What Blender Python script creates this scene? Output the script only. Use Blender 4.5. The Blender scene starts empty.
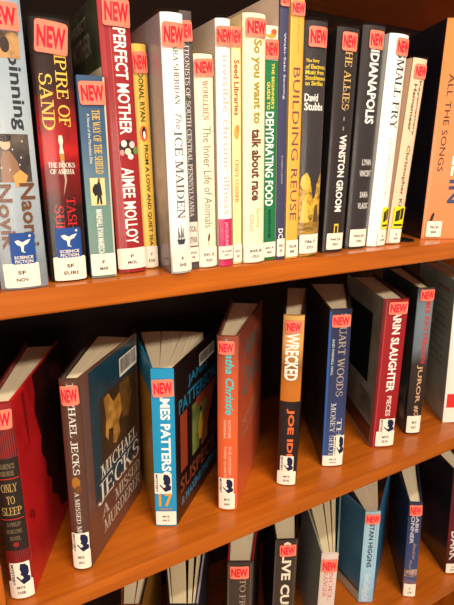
import bpy, math, random
from mathutils import Matrix, Vector
from mathutils.geometry import tessellate_polygon

random.seed(7)
SC = bpy.context.scene
COL = SC.collection
R = math.radians

# ------------------------------------------------------------------ colour / materials
def lin(c):
    def f(v):
        v = v / 255.0
        return v / 12.92 if v <= 0.04045 else ((v + 0.055) / 1.055) ** 2.4
    return (f(c[0]), f(c[1]), f(c[2]), 1.0)

MATS = {}
def _new(key):
    m = bpy.data.materials.new('material')
    m.use_nodes = True
    MATS[key] = m
    return m, m.node_tree, m.node_tree.nodes['Principled BSDF']

def print_mat(c, rough=0.42, coat=0.0, vary=0.06):
    """printed paper / ink of one colour with faint uneven tone"""
    key = ('p', tuple(c), rough, coat)
    if key in MATS: return MATS[key]
    m, nt, b = _new(key)
    tc = nt.nodes.new('ShaderNodeTexCoord'); n = nt.nodes.new('ShaderNodeTexNoise')
    n.inputs['Scale'].default_value = 60; n.inputs['Detail'].default_value = 3
    mx = nt.nodes.new('ShaderNodeMix'); mx.data_type = 'RGBA'
    l = lin(c)
    mx.inputs[6].default_value = tuple(v * (1 - vary) for v in l[:3]) + (1,)
    mx.inputs[7].default_value = tuple(min(1, v * (1 + vary)) for v in l[:3]) + (1,)
    nt.links.new(tc.outputs['Object'], n.inputs['Vector'])
    nt.links.new(n.outputs['Fac'], mx.inputs[0])
    nt.links.new(mx.outputs[2], b.inputs['Base Color'])
    b.inputs['Roughness'].default_value = rough
    b.inputs['Specular IOR Level'].default_value = .28
    b.inputs['Coat Weight'].default_value = coat
    b.inputs['Coat Roughness'].default_value = 0.12
    return m

def ramp_mat(stops, rough=0.42, axis=2, wob=0.0):
    """printed artwork whose colour runs along one axis of its part (0..1)"""
    key = ('r', tuple(stops), rough, axis, wob)
    if key in MATS: return MATS[key]
    m, nt, b = _new(key)
    tc = nt.nodes.new('ShaderNodeTexCoord'); sp = nt.nodes.new('ShaderNodeSeparateXYZ')
    nt.links.new(tc.outputs['Generated'], sp.inputs[0])
    src = sp.outputs[axis]
    if wob:
        n = nt.nodes.new('ShaderNodeTexNoise'); n.inputs['Scale'].default_value = 70
        n.inputs['Detail'].default_value = 4
        nt.links.new(tc.outputs['Object'], n.inputs['Vector'])
        ma = nt.nodes.new('ShaderNodeMath'); ma.operation = 'MULTIPLY_ADD'
        ma.inputs[1].default_value = wob; nt.links.new(n.outputs['Fac'], ma.inputs[0])
        nt.links.new(src, ma.inputs[2]); sb = nt.nodes.new('ShaderNodeMath'); sb.operation = 'SUBTRACT'
        nt.links.new(ma.outputs[0], sb.inputs[0]); sb.inputs[1].default_value = wob / 2
        src = sb.outputs[0]
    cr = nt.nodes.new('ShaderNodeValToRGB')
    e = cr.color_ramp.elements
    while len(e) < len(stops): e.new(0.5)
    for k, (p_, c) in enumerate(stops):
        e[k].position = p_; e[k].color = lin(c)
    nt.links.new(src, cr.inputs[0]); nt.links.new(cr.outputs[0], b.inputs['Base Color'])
    b.inputs['Roughness'].default_value = rough
    b.inputs['Specular IOR Level'].default_value = .28
    return m

def blotch_mat(c1, c2, scale=25, rough=0.4, lo=0.4, hi=0.6, stretch=(1, 1, 1)):
    """printed picture: two colours in irregular patches"""
    key = ('b', tuple(c1), tuple(c2), scale, rough, lo, hi, stretch)
    if key in MATS: return MATS[key]
    m, nt, b = _new(key)
    tc = nt.nodes.new('ShaderNodeTexCoord'); n = nt.nodes.new('ShaderNodeTexNoise')
    mp = nt.nodes.new('ShaderNodeMapping'); mp.inputs['Scale'].default_value = stretch
    n.inputs['Scale'].default_value = scale; n.inputs['Detail'].default_value = 5
    nt.links.new(tc.outputs['Object'], mp.inputs[0]); nt.links.new(mp.outputs[0], n.inputs['Vector'])
    cr = nt.nodes.new('ShaderNodeValToRGB'); e = cr.color_ramp.elements
    e[0].position = lo; e[0].color = lin(c1); e[1].position = hi; e[1].color = lin(c2)
    nt.links.new(n.outputs['Fac'], cr.inputs[0]); nt.links.new(cr.outputs[0], b.inputs['Base Color'])
    b.inputs['Roughness'].default_value = rough
    b.inputs['Specular IOR Level'].default_value = .28
    return m

def page_mat(c=(244, 230, 198)):
    """edges of many sheets: fine lines that run along the sheets (UV u = across the block)"""
    key = ('pg', tuple(c))
    if key in MATS: return MATS[key]
    m, nt, b = _new(key)
    uv = nt.nodes.new('ShaderNodeUVMap'); mp = nt.nodes.new('ShaderNodeMapping')
    mp.inputs['Scale'].default_value = (70, 0.6, 1)
    n = nt.nodes.new('ShaderNodeTexNoise'); n.inputs['Scale'].default_value = 1.0; n.inputs['Detail'].default_value = 4
    nt.links.new(uv.outputs[0], mp.inputs[0]); nt.links.new(mp.outputs[0], n.inputs['Vector'])
    cr = nt.nodes.new('ShaderNodeValToRGB'); e = cr.color_ramp.elements
    l = lin(c)
    e[0].position = .3; e[0].color = (l[0] * .74, l[1] * .7, l[2] * .64, 1)
    e[1].position = .6; e[1].color = l
    nt.links.new(n.outputs['Fac'], cr.inputs[0]); nt.links.new(cr.outputs[0], b.inputs['Base Color'])
    bp = nt.nodes.new('ShaderNodeBump'); bp.inputs['Strength'].default_value = .25; bp.inputs['Distance'].default_value = .0006
    nt.links.new(n.outputs['Fac'], bp.inputs['Height']); nt.links.new(bp.outputs[0], b.inputs['Normal'])
    b.inputs['Roughness'].default_value = .85
    return m

def clear_mat():
    key = 'clear'
    if key in MATS: return MATS[key]
    m, nt, b = _new(key)
    nt.nodes.remove(b)
    out = nt.nodes['Material Output']
    tr = nt.nodes.new('ShaderNodeBsdfTransparent'); gl = nt.nodes.new('ShaderNodeBsdfGlossy')
    tr.inputs[0].default_value = (.985, .985, .985, 1)
    gl.inputs['Roughness'].default_value = .16; gl.inputs[0].default_value = (1, 1, 1, 1)
    lw = nt.nodes.new('ShaderNodeFresnel'); lw.inputs[0].default_value = 1.3
    mx = nt.nodes.new('ShaderNodeMixShader')
    n = nt.nodes.new('ShaderNodeTexNoise'); n.inputs['Scale'].default_value = 14; n.inputs['Detail'].default_value = 3
    tc = nt.nodes.new('ShaderNodeTexCoord'); nt.links.new(tc.outputs['Object'], n.inputs['Vector'])
    bp = nt.nodes.new('ShaderNodeBump'); bp.inputs['Strength'].default_value = .15; bp.inputs['Distance'].default_value = .002
    nt.links.new(n.outputs['Fac'], bp.inputs['Height']); nt.links.new(bp.outputs[0], gl.inputs['Normal'])
    cap = nt.nodes.new('ShaderNodeMath'); cap.operation = 'MINIMUM'; cap.inputs[1].default_value = .09
    nt.links.new(lw.outputs[0], cap.inputs[0]); nt.links.new(cap.outputs[0], mx.inputs[0]); nt.links.new(tr.outputs[0], mx.inputs[1]); nt.links.new(gl.outputs[0], mx.inputs[2])
    nt.links.new(mx.outputs[0], out.inputs['Surface'])
    return m

def wood_mat(name, c1, c2, rough=.38, along=0):
    key = ('w', name)
    if key in MATS: return MATS[key]
    m, nt, b = _new(key)
    tc = nt.nodes.new('ShaderNodeTexCoord'); mp = nt.nodes.new('ShaderNodeMapping')
    sc = [45, 45, 45]; sc[along] = 2.2
    mp.inputs['Scale'].default_value = sc
    n = nt.nodes.new('ShaderNodeTexNoise'); n.inputs['Scale'].default_value = 2.2; n.inputs['Detail'].default_value = 6
    n.inputs['Roughness'].default_value = .6
    nt.links.new(tc.outputs['Object'], mp.inputs[0]); nt.links.new(mp.outputs[0], n.inputs['Vector'])
    n2 = nt.nodes.new('ShaderNodeTexNoise'); n2.inputs['Scale'].default_value = 5; nt.links.new(tc.outputs['Object'], n2.inputs['Vector'])
    ad = nt.nodes.new('ShaderNodeMath'); ad.operation = 'MULTIPLY_ADD'; ad.inputs[1].default_value = .5
    nt.links.new(n2.outputs['Fac'], ad.inputs[0]); nt.links.new(n.outputs['Fac'], ad.inputs[2])
    cr = nt.nodes.new('ShaderNodeValToRGB'); e = cr.color_ramp.elements
    e[0].position = .5; e[0].color = lin(c1); e[1].position = 1.0; e[1].color = lin(c2)
    nt.links.new(ad.outputs[0], cr.inputs[0]); nt.links.new(cr.outputs[0], b.inputs['Base Color'])
    b.inputs['Roughness'].default_value = rough
    b.inputs['Specular IOR Level'].default_value = .28
    b.inputs['Coat Weight'].default_value = .5; b.inputs['Coat Roughness'].default_value = .2
    return m

def M(c):
    """a colour tuple, or ('ramp', ...) / ('blotch', ...) description, to a material"""
    if isinstance(c, bpy.types.Material): return c
    if c[0] == 'ramp': return ramp_mat(*c[1:])
    if c[0] == 'blotch': return blotch_mat(*c[1:])
    if c[0] == 'matte': return print_mat(c[1], .7)
    return print_mat(c)

# ------------------------------------------------------------------ mesh builder
class MB:
    def __init__(s): s.v = []; s.f = []; s.m = []; s.mats = []; s.uv = {}
    def slot(s, mat):
        if mat not in s.mats: s.mats.append(mat)
        return s.mats.index(mat)
    def face(s, pts, mat, uv=None):
        i = len(s.v); s.v.extend([tuple(p) for p in pts]); s.f.append(tuple(range(i, i + len(pts)))); s.m.append(s.slot(mat))
        if uv: s.uv[len(s.f) - 1] = uv
    def add(s, verts, faces, mat):
        i = len(s.v); s.v.extend([tuple(p) for p in verts]); k = s.slot(mat)
        for f in faces: s.f.append(tuple(a + i for a in f)); s.m.append(k)
    def prism(s, poly, z0, z1, mat, top=None):
        """vertical prism over a CCW (x, y) outline"""
        n = len(poly); vs = [(x, y, z0) for x, y in poly] + [(x, y, z1) for x, y in poly]
        s.add(vs, [(i, (i + 1) % n, n + (i + 1) % n, n + i) for i in range(n)] + [tuple(range(n))[::-1]], mat)
        s.add(vs[n:], [tuple(range(n))], top or mat)
    def box(s, x0, x1, y0, y1, z0, z1, mat):
        s.prism([(x0, y0), (x1, y0), (x1, y1), (x0, y1)], z0, z1, mat)
    def build(s, name, parent=None, merge=0):
        me = bpy.data.meshes.new(name); me.from_pydata(s.v, [], s.f)
        for m in s.mats: me.materials.append(m)
        for p, k in zip(me.polygons, s.m): p.material_index = k
        if s.uv:
            ul = me.uv_layers.new(name='UVMap')
            for fi, uvs in s.uv.items():
                for li, u in zip(me.polygons[fi].loop_indices, uvs): ul.data[li].uv = u
        me.validate(); me.update()
        o = bpy.data.objects.new(name, me); COL.objects.link(o)
        if parent: o.parent = parent
        return o

def bevel(o, w, seg=2):
    b = o.modifiers.new('edge', 'BEVEL'); b.width = w; b.segments = seg; b.limit_method = 'ANGLE'

# ------------------------------------------------------------------ lettering
TXT = {}
def sans(s, style):
    key = (s, style)
    if key in TXT: return TXT[key]
    cu = bpy.data.curves.new('lettering', 'FONT'); cu.body = s; cu.resolution_u = 2
    if 'b' in style: cu.offset = .010 + .012 * style.count('b')
    if 'i' in style: cu.shear = .3
    o = bpy.data.objects.new('lettering', cu)
    me = bpy.data.meshes.new_from_object(o)
    V = [(v.co.x, v.co.y) for v in me.vertices]; F = [tuple(p.vertices) for p in me.polygons]
    bpy.data.objects.remove(o); bpy.data.curves.remove(cu); bpy.data.meshes.remove(me)
    TXT[key] = (V, F)
    return V, F

def serif(s):
    """roman capitals with thick stems, thin hairlines and serifs, drawn stroke by stroke"""
    key = (s, 'serif')
    if key in TXT: return TXT[key]
    V, F = [], []
    T, t = .15, .07
    def quad(a, b, c, d):
        i = len(V); V.extend([a, b, c, d]); F.append((i, i + 1, i + 2, i + 3))
    X = 0.0
    def rect(x0, x1, y0, y1): quad((X + x0, y0), (X + x1, y0), (X + x1, y1), (X + x0, y1))
    def ser(x, y, w=.2): rect(x - w, x + w, (y if y < .5 else y - .06), (y + .06 if y < .5 else y))
    def stem(x, y0=0, y1=1, a=True, b=True, th=T):
        rect(x - th / 2, x + th / 2, y0, y1)
        if a: ser(x, y0)
        if b: ser(x, y1)
    def hair(x0, x1, y, tick=0):
        rect(x0, x1, y - t / 2, y + t / 2)
        if tick: rect(x1 - .05, x1 + .02, min(y, y + tick), max(y, y + tick))
    def diag(x0, y0, x1, y1, w):
        quad((X + x0 - w / 2, y0), (X + x0 + w / 2, y0), (X + x1 + w / 2, y1), (X + x1 - w / 2, y1))
    def arc(cx, cy, rx, ry, a0, a1, n=10, th=T):
        for k in range(n):
            p, q = R(a0 + (a1 - a0) * k / n), R(a0 + (a1 - a0) * (k + 1) / n)
            ix, iy = rx - th, ry - t
            quad((X + cx + ix * math.cos(p), cy + iy * math.sin(p)), (X + cx + rx * math.cos(p), cy + ry * math.sin(p)),
                 (X + cx + rx * math.cos(q), cy + ry * math.sin(q)), (X + cx + ix * math.cos(q), cy + iy * math.sin(q)))
    for ch in s.upper():
        w = .8
        if ch == 'A': diag(.08, 0, .4, 1, t); diag(.66, 0, .38, 1, T); hair(.2, .6, .34); ser(.1, 0, .14); ser(.66, 0, .18)
        elif ch == 'B': stem(.15); arc(.32, .76, .34, .245, -90, 90); arc(.32, .265, .4, .27, -90, 90); hair(.15, .34, .97); hair(.15, .34, .51); hair(.15, .34, .03)
        elif ch == 'C': arc(.45, .5, .42, .52, 48, 312); rect(.66, .74, .64, .92)
        elif ch == 'D': stem(.15); arc(.3, .5, .5, .5, -90, 90); hair(.15, .32, .97); hair(.15, .32, .03); w = .88
        elif ch in 'EF':
            stem(.15); hair(.15, .6, .965, -.22); hair(.15, .48, .52); rect(.44, .5, .42, .62); w = .72
            if ch == 'E': hair(.15, .64, .035, .24)
        elif ch == 'G': arc(.45, .5, .42, .52, 48, 320); rect(.66, .74, .66, .92); stem(.72, .04, .42, False, True); w = .92
        elif ch == 'H': stem(.15); stem(.7); hair(.15, .7, .51); w = .88
        elif ch == 'I': stem(.2); w = .44
        elif ch == 'J': stem(.35, .1, 1, False, True); arc(.2, .12, .235, .2, -180, 0); w = .56
        elif ch == 'K': stem(.15); diag(.22, .42, .62, 1, t); diag(.72, 0, .34, .58, T); ser(.62, 1, .16); ser(.72, 0, .16); w = .88
        elif ch == 'L': stem(.15); hair(.15, .6, .035, .28); w = .68
        elif ch == 'M': stem(.12, th=t); diag(.46, 0, .16, 1, T); diag(.46, 0, .76, 1, t); stem(.84); w = 1.04
        elif ch == 'N': stem(.14, th=t); diag(.68, 0, .18, 1, T); stem(.7, b=True, a=False, th=t); w = .86
        elif ch in 'OQ':
            arc(.45, .5, .43, .52, 0, 360, 16); w = .92
            if ch == 'Q': diag(.75, -.16, .5, .14, .12)
        elif ch == 'P': stem(.15); arc(.32, .73, .36, .27, -90, 90); hair(.15, .34, .97); hair(.15, .34, .48); w = .74
        elif ch == 'R': stem(.15); arc(.32, .74, .35, .26, -90, 90); hair(.15, .34, .97); hair(.15, .34, .5); diag(.7, 0, .4, .5, T); ser(.7, 0, .12); w = .82
        elif ch == 'S': arc(.35, .74, .29, .28, 40, 270); arc(.35, .27, .32, .29, 90, -140); rect(.54, .6, .7, .94); rect(.05, .11, .06, .32); w = .72
        elif ch == 'T': stem(.38, b=False); hair(.05, .71, .965, -.22); rect(.05, .11, .75, .97); w = .76
        elif ch == 'U': stem(.15, .25, 1, False); stem(.68, .25, 1, False, th=t); arc(.42, .28, .35, .3, -180, 0); w = .84
        elif ch == 'V': diag(.4, 0, .12, 1, T); diag(.42, 0, .68, 1, t); ser(.12, 1, .16); ser(.68, 1, .14)
        elif ch == 'W': diag(.34, 0, .12, 1, T); diag(.36, 0, .56, 1, t); diag(.78, 0, .54, 1, T); diag(.8, 0, 1.0, 1, t); ser(.12, 1, .14); ser(1, 1, .12); w = 1.1
        elif ch == 'X': diag(.7, 0, .1, 1, T); diag(.1, 0, .7, 1, t); ser(.7, 0, .15); ser(.1, 0, .13); ser(.1, 1, .15); ser(.7, 1, .13)
        elif ch == 'Y': stem(.4, 0, .48, True, False); diag(.4, .45, .1, 1, T); diag(.4, .45, .7, 1, t); ser(.1, 1, .15); ser(.7, 1, .13)
        elif ch == 'Z': diag(.1, 0, .58, 1, T); hair(.06, .66, .965); hair(.04, .66, .035, .22); w = .72
        else: w = .34
        X += w
    TXT[key] = (V, F)
    return V, F

def letters(s, style):
    V, F = serif(s) if 's' in style else sans(s, style)
    if not V: return [], []
    x0 = min(v[0] for v in V); x1 = max(v[0] for v in V); y0 = min(v[1] for v in V); y1 = max(v[1] for v in V)
    if 's' in style: y0, y1 = min(y0, -.02), max(y1, 1.02)
    return [((x - x0) / (x1 - x0), (y - y0) / (y1 - y0)) for x, y in V], F

# ------------------------------------------------------------------ printing on a surface
class Face:
    """a printable surface: pt(a, b, off) gives the 3-D point at a across / b up, raised by off"""
    def __init__(s, pt, flip=False, step=None): s.pt = pt; s.flip = flip; s.step = step
    def lay(s, mb, P2, F, mat, off):
        """lay flat 2-D faces on the surface, cut fine enough across to follow its curve"""
        if not s.step:
            mb.add([s.pt(a, b, off) for a, b in P2], F, mat); return
        V = [tuple(p) for p in P2]; out = []; mid = {}
        st = []
        for f in F:
            for k in range(1, len(f) - 1): st.append((f[0], f[k], f[k + 1]))
        def half(i, j):
            key = (min(i, j), max(i, j))
            if key not in mid:
                mid[key] = len(V); V.append(((V[i][0] + V[j][0]) / 2, (V[i][1] + V[j][1]) / 2))
            return mid[key]
        while st:
            t = st.pop()
            e = max(((abs(V[t[k]][0] - V[t[(k + 1) % 3]][0]), k) for k in range(3)))
            if e[0] > s.step:
                k = e[1]; a, b, c = t[k], t[(k + 1) % 3], t[(k + 2) % 3]; m_ = half(a, b)
                st.append((a, m_, c)); st.append((m_, b, c))
            else: out.append(t)
        mb.add([s.pt(a, b, off) for a, b in V], out, mat)
    def rect(s, mb, a0, a1, b0, b1, mat, off, rad=0.0, rot=0.0):
        ca, cb = (a0 + a1) / 2, (b0 + b1) / 2; hw, hh = abs(a1 - a0) / 2, abs(b1 - b0) / 2
        r = min(rad, hw * .9, hh * .9)
        n = 10; xs = [-hw + 2 * hw * k / n for k in range(n + 1)]
        if r: xs = sorted(set(xs + [-hw + r * (1 - math.cos(R(q))) for q in (0, 30, 60, 90)] + [hw - r * (1 - math.cos(R(q))) for q in (0, 30, 60, 90)]))
        def top(x):
            if not r: return hh
            e = hw - abs(x)
            return hh if e >= r else hh - r + math.sqrt(max(0, r * r - (r - e) ** 2))
        c_, s_ = math.cos(rot), math.sin(rot)
        lo, hi = [], []
        for x in xs:
            for sg, L in ((-1, lo), (1, hi)):
                y = sg * top(x)
                L.append(s.pt(ca + x * c_ - y * s_, cb + x * s_ + y * c_, off))
        for k in range(len(xs) - 1):
            q = [lo[k], lo[k + 1], hi[k + 1], hi[k]]
            mb.face(q[::-1] if s.flip else q, mat)
    def poly(s, mb, pts, mat, off):
        tri = tessellate_polygon([[Vector((a, b, 0)) for a, b in pts]])
        s.lay(mb, pts, [tuple(t_) for t_ in tri], mat, off)
    def ell(s, mb, ca, cb, ra, rb, mat, off, n=14):
        s.poly(mb, [(ca + ra * math.cos(2 * math.pi * k / n), cb + rb * math.sin(2 * math.pi * k / n)) for k in range(n)], mat, off)
    def text(s, mb, txt, a0, a1, b0, b1, mat, off, style='n', down=False, slope=0.0):
        V, F = letters(txt, style)
        if not V: return
        if down: pts = [(a0 + y * (a1 - a0), b1 - x * (b1 - b0)) for x, y in V]
        else: pts = [(a0 + x * (a1 - a0), b0 + y * (b1 - b0) + slope * x) for x, y in V]
        s.lay(mb, pts, F, mat, off)
    def draw(s, mb, decos, off=.00018):
        """decos in metres: each later one lies a hair above the earlier ones"""
        for k, d in enumerate(decos):
            o = off + .000022 * k
            kind = d[0]
            if kind == 'T': s.text(mb, d[1], *d[2:6], M(d[6]), o, d[7], True)
            elif kind == 'H': s.text(mb, d[1], *d[2:6], M(d[6]), o, d[7], False, d[8] if len(d) > 8 else 0)
            elif kind == 'R': s.rect(mb, *d[1:5], M(d[5]), o, d[6] if len(d) > 6 else 0)
            elif kind == 'E': s.ell(mb, *d[1:5], M(d[5]), o)
            elif kind == 'P': s.poly(mb, d[1], M(d[2]), o)

STICK = print_mat((255, 128, 104), .5)
STICKTXT = print_mat((228, 18, 48), .5)
PAPER = print_mat((240, 228, 212), .55)
INK = print_mat((70, 62, 66), .6)
NAVY = print_mat((28, 30, 66), .5)
SFBLUE = print_mat((34, 74, 146), .5)

def tag(o, label=None, cat=None, group=None, kind=None):
    for k, v in (('label', label), ('category', cat), ('group', group), ('kind', kind)):
        if v: o[k] = v
    return o

def empty(name, loc, rot=(0, 0, 0)):
    o = bpy.data.objects.new(name, None); COL.objects.link(o)
    o.empty_display_size = .02; o.location = loc; o.rotation_euler = rot
    return o

# ------------------------------------------------------------------ a book
def make_book(b):
    w, h, dep = b['w'], b['h'], b['dep']
    bul = b.get('bulge', .0025); th = .0026 if not b.get('paperback') else .0006
    fl, fr = R(b['fl']), R(b['fr'])
    xs = (-w / 2 - .0015, w / 2 + .0015, -w / 2 - .0015 + dep * math.sin(fl), w / 2 + .0015 + dep * math.sin(fr))
    rise = .0004 + max(x * math.sin(b['lean']) for x in xs)   # the lowest corner of a leaning book rests on the board
    root = empty(b['name'], (b['x'], b['y'], b['z'] + rise), (0, b['lean'], b['yaw']))
    tag(root, b['label'], 'book', b['group'])
    hw = w / 2
    # spine: a curved strip with a small shoulder at each side
    def prof(s):
        e = min(1, abs(s) / hw)
        return -bul * (1 - e ** 2.4)
    def spt(s, z, off):
        s = max(-hw, min(hw, s)); d = .0004
        sl = (prof(min(hw, s + d)) - prof(max(-hw, s - d))) / (2 * d)
        n = Vector((sl, -1)).normalized()
        return (s + n.x * off, prof(s) + n.y * off, z)
    SP = Face(spt, False, w / 14)
    mb = MB()
    N = 14
    ss = [-hw + w * k / N for k in range(N + 1)]
    bands = b['bands']                                   # [(z0, z1, colour), ...]
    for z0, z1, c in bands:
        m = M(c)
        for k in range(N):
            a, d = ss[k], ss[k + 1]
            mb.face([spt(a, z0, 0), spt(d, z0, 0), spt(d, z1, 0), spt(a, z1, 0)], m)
    mt = M(bands[0][2]); bk = .0022
    top = [spt(s, h, 0) for s in ss] + [(hw, bk, h), (-hw, bk, h)]
    mb.face(top, mt); mb.face([(x, y, 0) for x, y, z in top][::-1], mt)
    mb.face([(-hw, bk, 0), (-hw, 0, 0), (-hw, 0, h), (-hw, bk, h)], mt); mb.face([(hw, 0, 0), (hw, bk, 0), (hw, bk, h), (hw, 0, h)], mt)
    mb.face([(hw, bk, 0), (-hw, bk, 0), (-hw, bk, h), (hw, bk, h)], mt)
    SP.draw(mb, b['decos'])
    mb.build('spine', root)
    # covers
    for side, ang, name, key in ((-1, fl, 'back_cover', 'back'), (1, fr, 'front_cover', 'front')):
        dx, dy = math.sin(ang), math.cos(ang)
        nx, ny = (-dy, dx) if side < 0 else (dy, -dx)    # outward normal
        hx, hy = side * hw, .0012
        def cpt(d, z, off, hx=hx, hy=hy, dx=dx, dy=dy, nx=nx, ny=ny): return (hx + dx * d + nx * off, hy + dy * d + ny * off, z)
        mb = MB(); m = M(b[key]['c']); ins = M(b.get('lining', (225, 214, 190)))
        pb = [cpt(0, 0, -th), cpt(0, 0, 0), cpt(dep, 0, 0), cpt(dep, 0, -th)]
        pl = [(q[0], q[1]) for q in pb]
        if side > 0: pl = pl[::-1]
        # outline CCW
        ar = sum(pl[i][0] * pl[(i + 1) % 4][1] - pl[(i + 1) % 4][0] * pl[i][1] for i in range(4))
        if ar < 0: pl = pl[::-1]
        mb.prism(pl, 0, h, m, M(b[key].get('edge', b[key]['c'])))
        CF = Face(cpt, side < 0)
        ds = []
        for d in b[key].get('decos', []):
            ds.append(d)
        CF.draw(mb, ds, .00015)
        mb.build(name, root)
        if 'barcode' in b[key]:
            d0, d1, z0, z1 = b[key]['barcode']; mb = MB(); CF.rect(mb, d0, d1, z0, z1, PAPER, .0014, .001)
            q = random.Random(3); x = d0 + .002
            while x < d1 - .003:
                ww = q.choice((.0004, .0007, .001)); CF.rect(mb, x, x + ww, z0 + .004, z1 - .0015, INK, .0016); x += ww + q.choice((.0005, .0008))
            tag(mb.build('barcode_label', root), 'white label with a black barcode')
    # pages
    mb = MB(); pm = page_mat(tuple(b.get('page', (244, 230, 198))))
    secs = b.get('secs') or [(0, 1, b['fl'], b['fr'])]
    inset = th + .0006
    pz0, pz1 = (.004, h - .0045) if not b.get('paperback') else (.0003, h - .0003)
    y0 = .0026
    for u0, u1, a0, a1 in secs:
        x0 = -hw + inset + (w - 2 * inset) * u0; x1 = -hw + inset + (w - 2 * inset) * u1
        D = dep - (.006 if not b.get('paperback') else .0005)
        # keep the block clear of the boards along their whole length
        q = [(x0, y0), (x1, y0), (x1 + D * math.sin(R(a1)), y0 + D * math.cos(R(a1))), (x0 + D * math.sin(R(a0)), y0 + D * math.cos(R(a0)))]
        uvq = [(u0, 0), (u1, 0), (u1, 1), (u0, 1)]
        T_ = [(x, y, pz1) for x, y in q]; B_ = [(x, y, pz0) for x, y in q]
        mb.face(T_, pm, uvq); mb.face(B_[::-1], pm, uvq[::-1])
        for i in range(4):
            j = (i + 1) % 4
            mb.face([B_[i], B_[j], T_[j], T_[i]], pm, [uvq[i], uvq[j], uvq[j], uvq[i]] if i in (0, 2) else [(uvq[i][0], 0), (uvq[i][0], 1), (uvq[i][0] + .02, 1), (uvq[i][0] + .02, 0)])
    mb.build('page_block', root)
    # clear library jacket
    if b.get('jacket'):
        mb = MB(); cm = clear_mat(); o = .0011; zt = h + .0025
        L = lambda d, z: (-hw + math.sin(fl) * d - math.cos(fl) * o, .0012 + math.cos(fl) * d + math.sin(fl) * o, z)
        Rr = lambda d, z: (hw + math.sin(fr) * d + math.cos(fr) * o, .0012 + math.cos(fr) * d - math.sin(fr) * o, z)
        path = [L(dep, 0), L(dep * .5, 0), L(.002, 0)] + [spt(s, 0, o) for s in ss] + [Rr(.002, 0), Rr(dep * .5, 0), Rr(dep, 0)]
        for p_, q_ in zip(path[:-1], path[1:]):
            mb.face([(p_[0], p_[1], .0003), (q_[0], q_[1], .0003), (q_[0], q_[1], zt), (p_[0], p_[1], zt)], cm)
        j = mb.build('plastic_jacket', root); tag(j, 'clear plastic library jacket')
        for p_ in j.data.polygons: p_.use_smooth = True
        import bmesh
        bm = bmesh.new(); bm.from_mesh(j.data); bmesh.ops.remove_doubles(bm, verts=bm.verts, dist=1e-6); bm.to_mesh(j.data); bm.free()
    so = .0014
    if b.get('new'):
        s0, s1, z0, z1, rot = b['new'][:5]
        mb = MB(); SP.rect(mb, s0, s1, z0, z1, STICK, so, .0022, R(rot))
        ca, cb = (s0 + s1) / 2, (z0 + z1) / 2
        V, F = letters('NEW', 'bb'); ww = (s1 - s0) * .86; hh = (z1 - z0) * .66; c_, s_ = math.cos(R(rot)), math.sin(R(rot))
        pts = []
        for x, y in V:
            X, Y = (x - .5) * ww, (y - .5) * hh
            pts.append((ca + X * c_ - Y * s_, cb + X * s_ + Y * c_))
        SP.lay(mb, pts, F, STICKTXT, so + .00025)
        tag(mb.build('new_sticker', root), 'salmon sticker reading NEW in red')
    if b.get('sf'):
        s0, s1, z0, z1 = b['sf']; mb = MB(); SP.rect(mb, s0, s1, z0, z1, SFBLUE, so, .0018)
        W_, H_ = s1 - s0, z1 - z0
        SP.text(mb, 'SCIENCE', s0 + .12 * W_, s1 - .12 * W_, z0 + .17 * H_, z0 + .27 * H_, PAPER, so + .0002, 'b')
        SP.text(mb, 'FICTION', s0 + .14 * W_, s1 - .14 * W_, z0 + .04 * H_, z0 + .14 * H_, PAPER, so + .0002, 'b')
        wave = [(.2, .74), (.34, .78), (.5, .7), (.66, .76), (.84, .8), (.72, .66), (.56, .6), (.52, .44), (.6, .36), (.44, .4), (.42, .58), (.3, .62)]
        SP.poly(mb, [(s0 + a * W_, z0 + c * H_) for a, c in wave], PAPER, so + .0002)
        SP.ell(mb, s0 + .82 * W_, z0 + .9 * H_, .001, .001, PAPER, so + .0002)
        tag(mb.build('genre_sticker', root), 'blue science fiction sticker')
    if b.get('mys'):
        s0, s1, z0, z1 = b['mys']; mb = MB(); SP.rect(mb, s0, s1, z0, z1, PAPER, so, .0012)
        W_, H_ = s1 - s0, z1 - z0
        SP.text(mb, 'MYSTERY', s0 + .06 * W_, s0 + .2 * W_, z0 + .08 * H_, z1 - .06 * H_, NAVY, so + .0002, 'b', True)
        blob = [(.55, .95), (.78, .93), (.92, .78), (.93, .55), (.86, .44), (.97, .36), (.95, .2), (.8, .16), (.62, .1), (.52, .2), (.44, .26), (.66, .36), (.6, .46), (.5, .5), (.56, .6), (.5, .74)]
        SP.poly(mb, [(s0 + a * W_, z0 + c * H_) for a, c in blob], NAVY, so + .0002)
        SP.poly(mb, [(s0 + a * W_, z0 + c * H_) for a, c in [(.28, .42), (.34, .46), (.52, .3), (.48, .25)]], NAVY, so + .0002)
        tag(mb.build('genre_sticker', root), 'white mystery sticker with a navy silhouette')
    if b.get('yel'):
        s0, s1, z0, z1 = b['yel']; mb = MB(); ym = print_mat((250, 222, 20), .5); bm_ = print_mat((52, 48, 40), .5)
        SP.rect(mb, s0, s1, z0, z1, ym, so)
        W_, H_ = s1 - s0, z1 - z0
        SP.poly(mb, [(s0 + a * W_, z0 + c * H_) for a, c in [(.14, .3), (.14, .78), (.46, .86), (.5, .9), (.86, .94), (.86, .44), (.5, .36)]], bm_, so + .0002)
        SP.rect(mb, s0 + .52 * W_, s0 + .56 * W_, z0 + .4 * H_, z0 + .88 * H_, ym, so + .0003)
        SP.rect(mb, s0 + .1 * W_, s1 - .1 * W_, z0 + .1 * H_, z0 + .2 * H_, bm_, so + .0002)
        tag(mb.build('genre_sticker', root), 'yellow sticker with a dark emblem')
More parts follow.
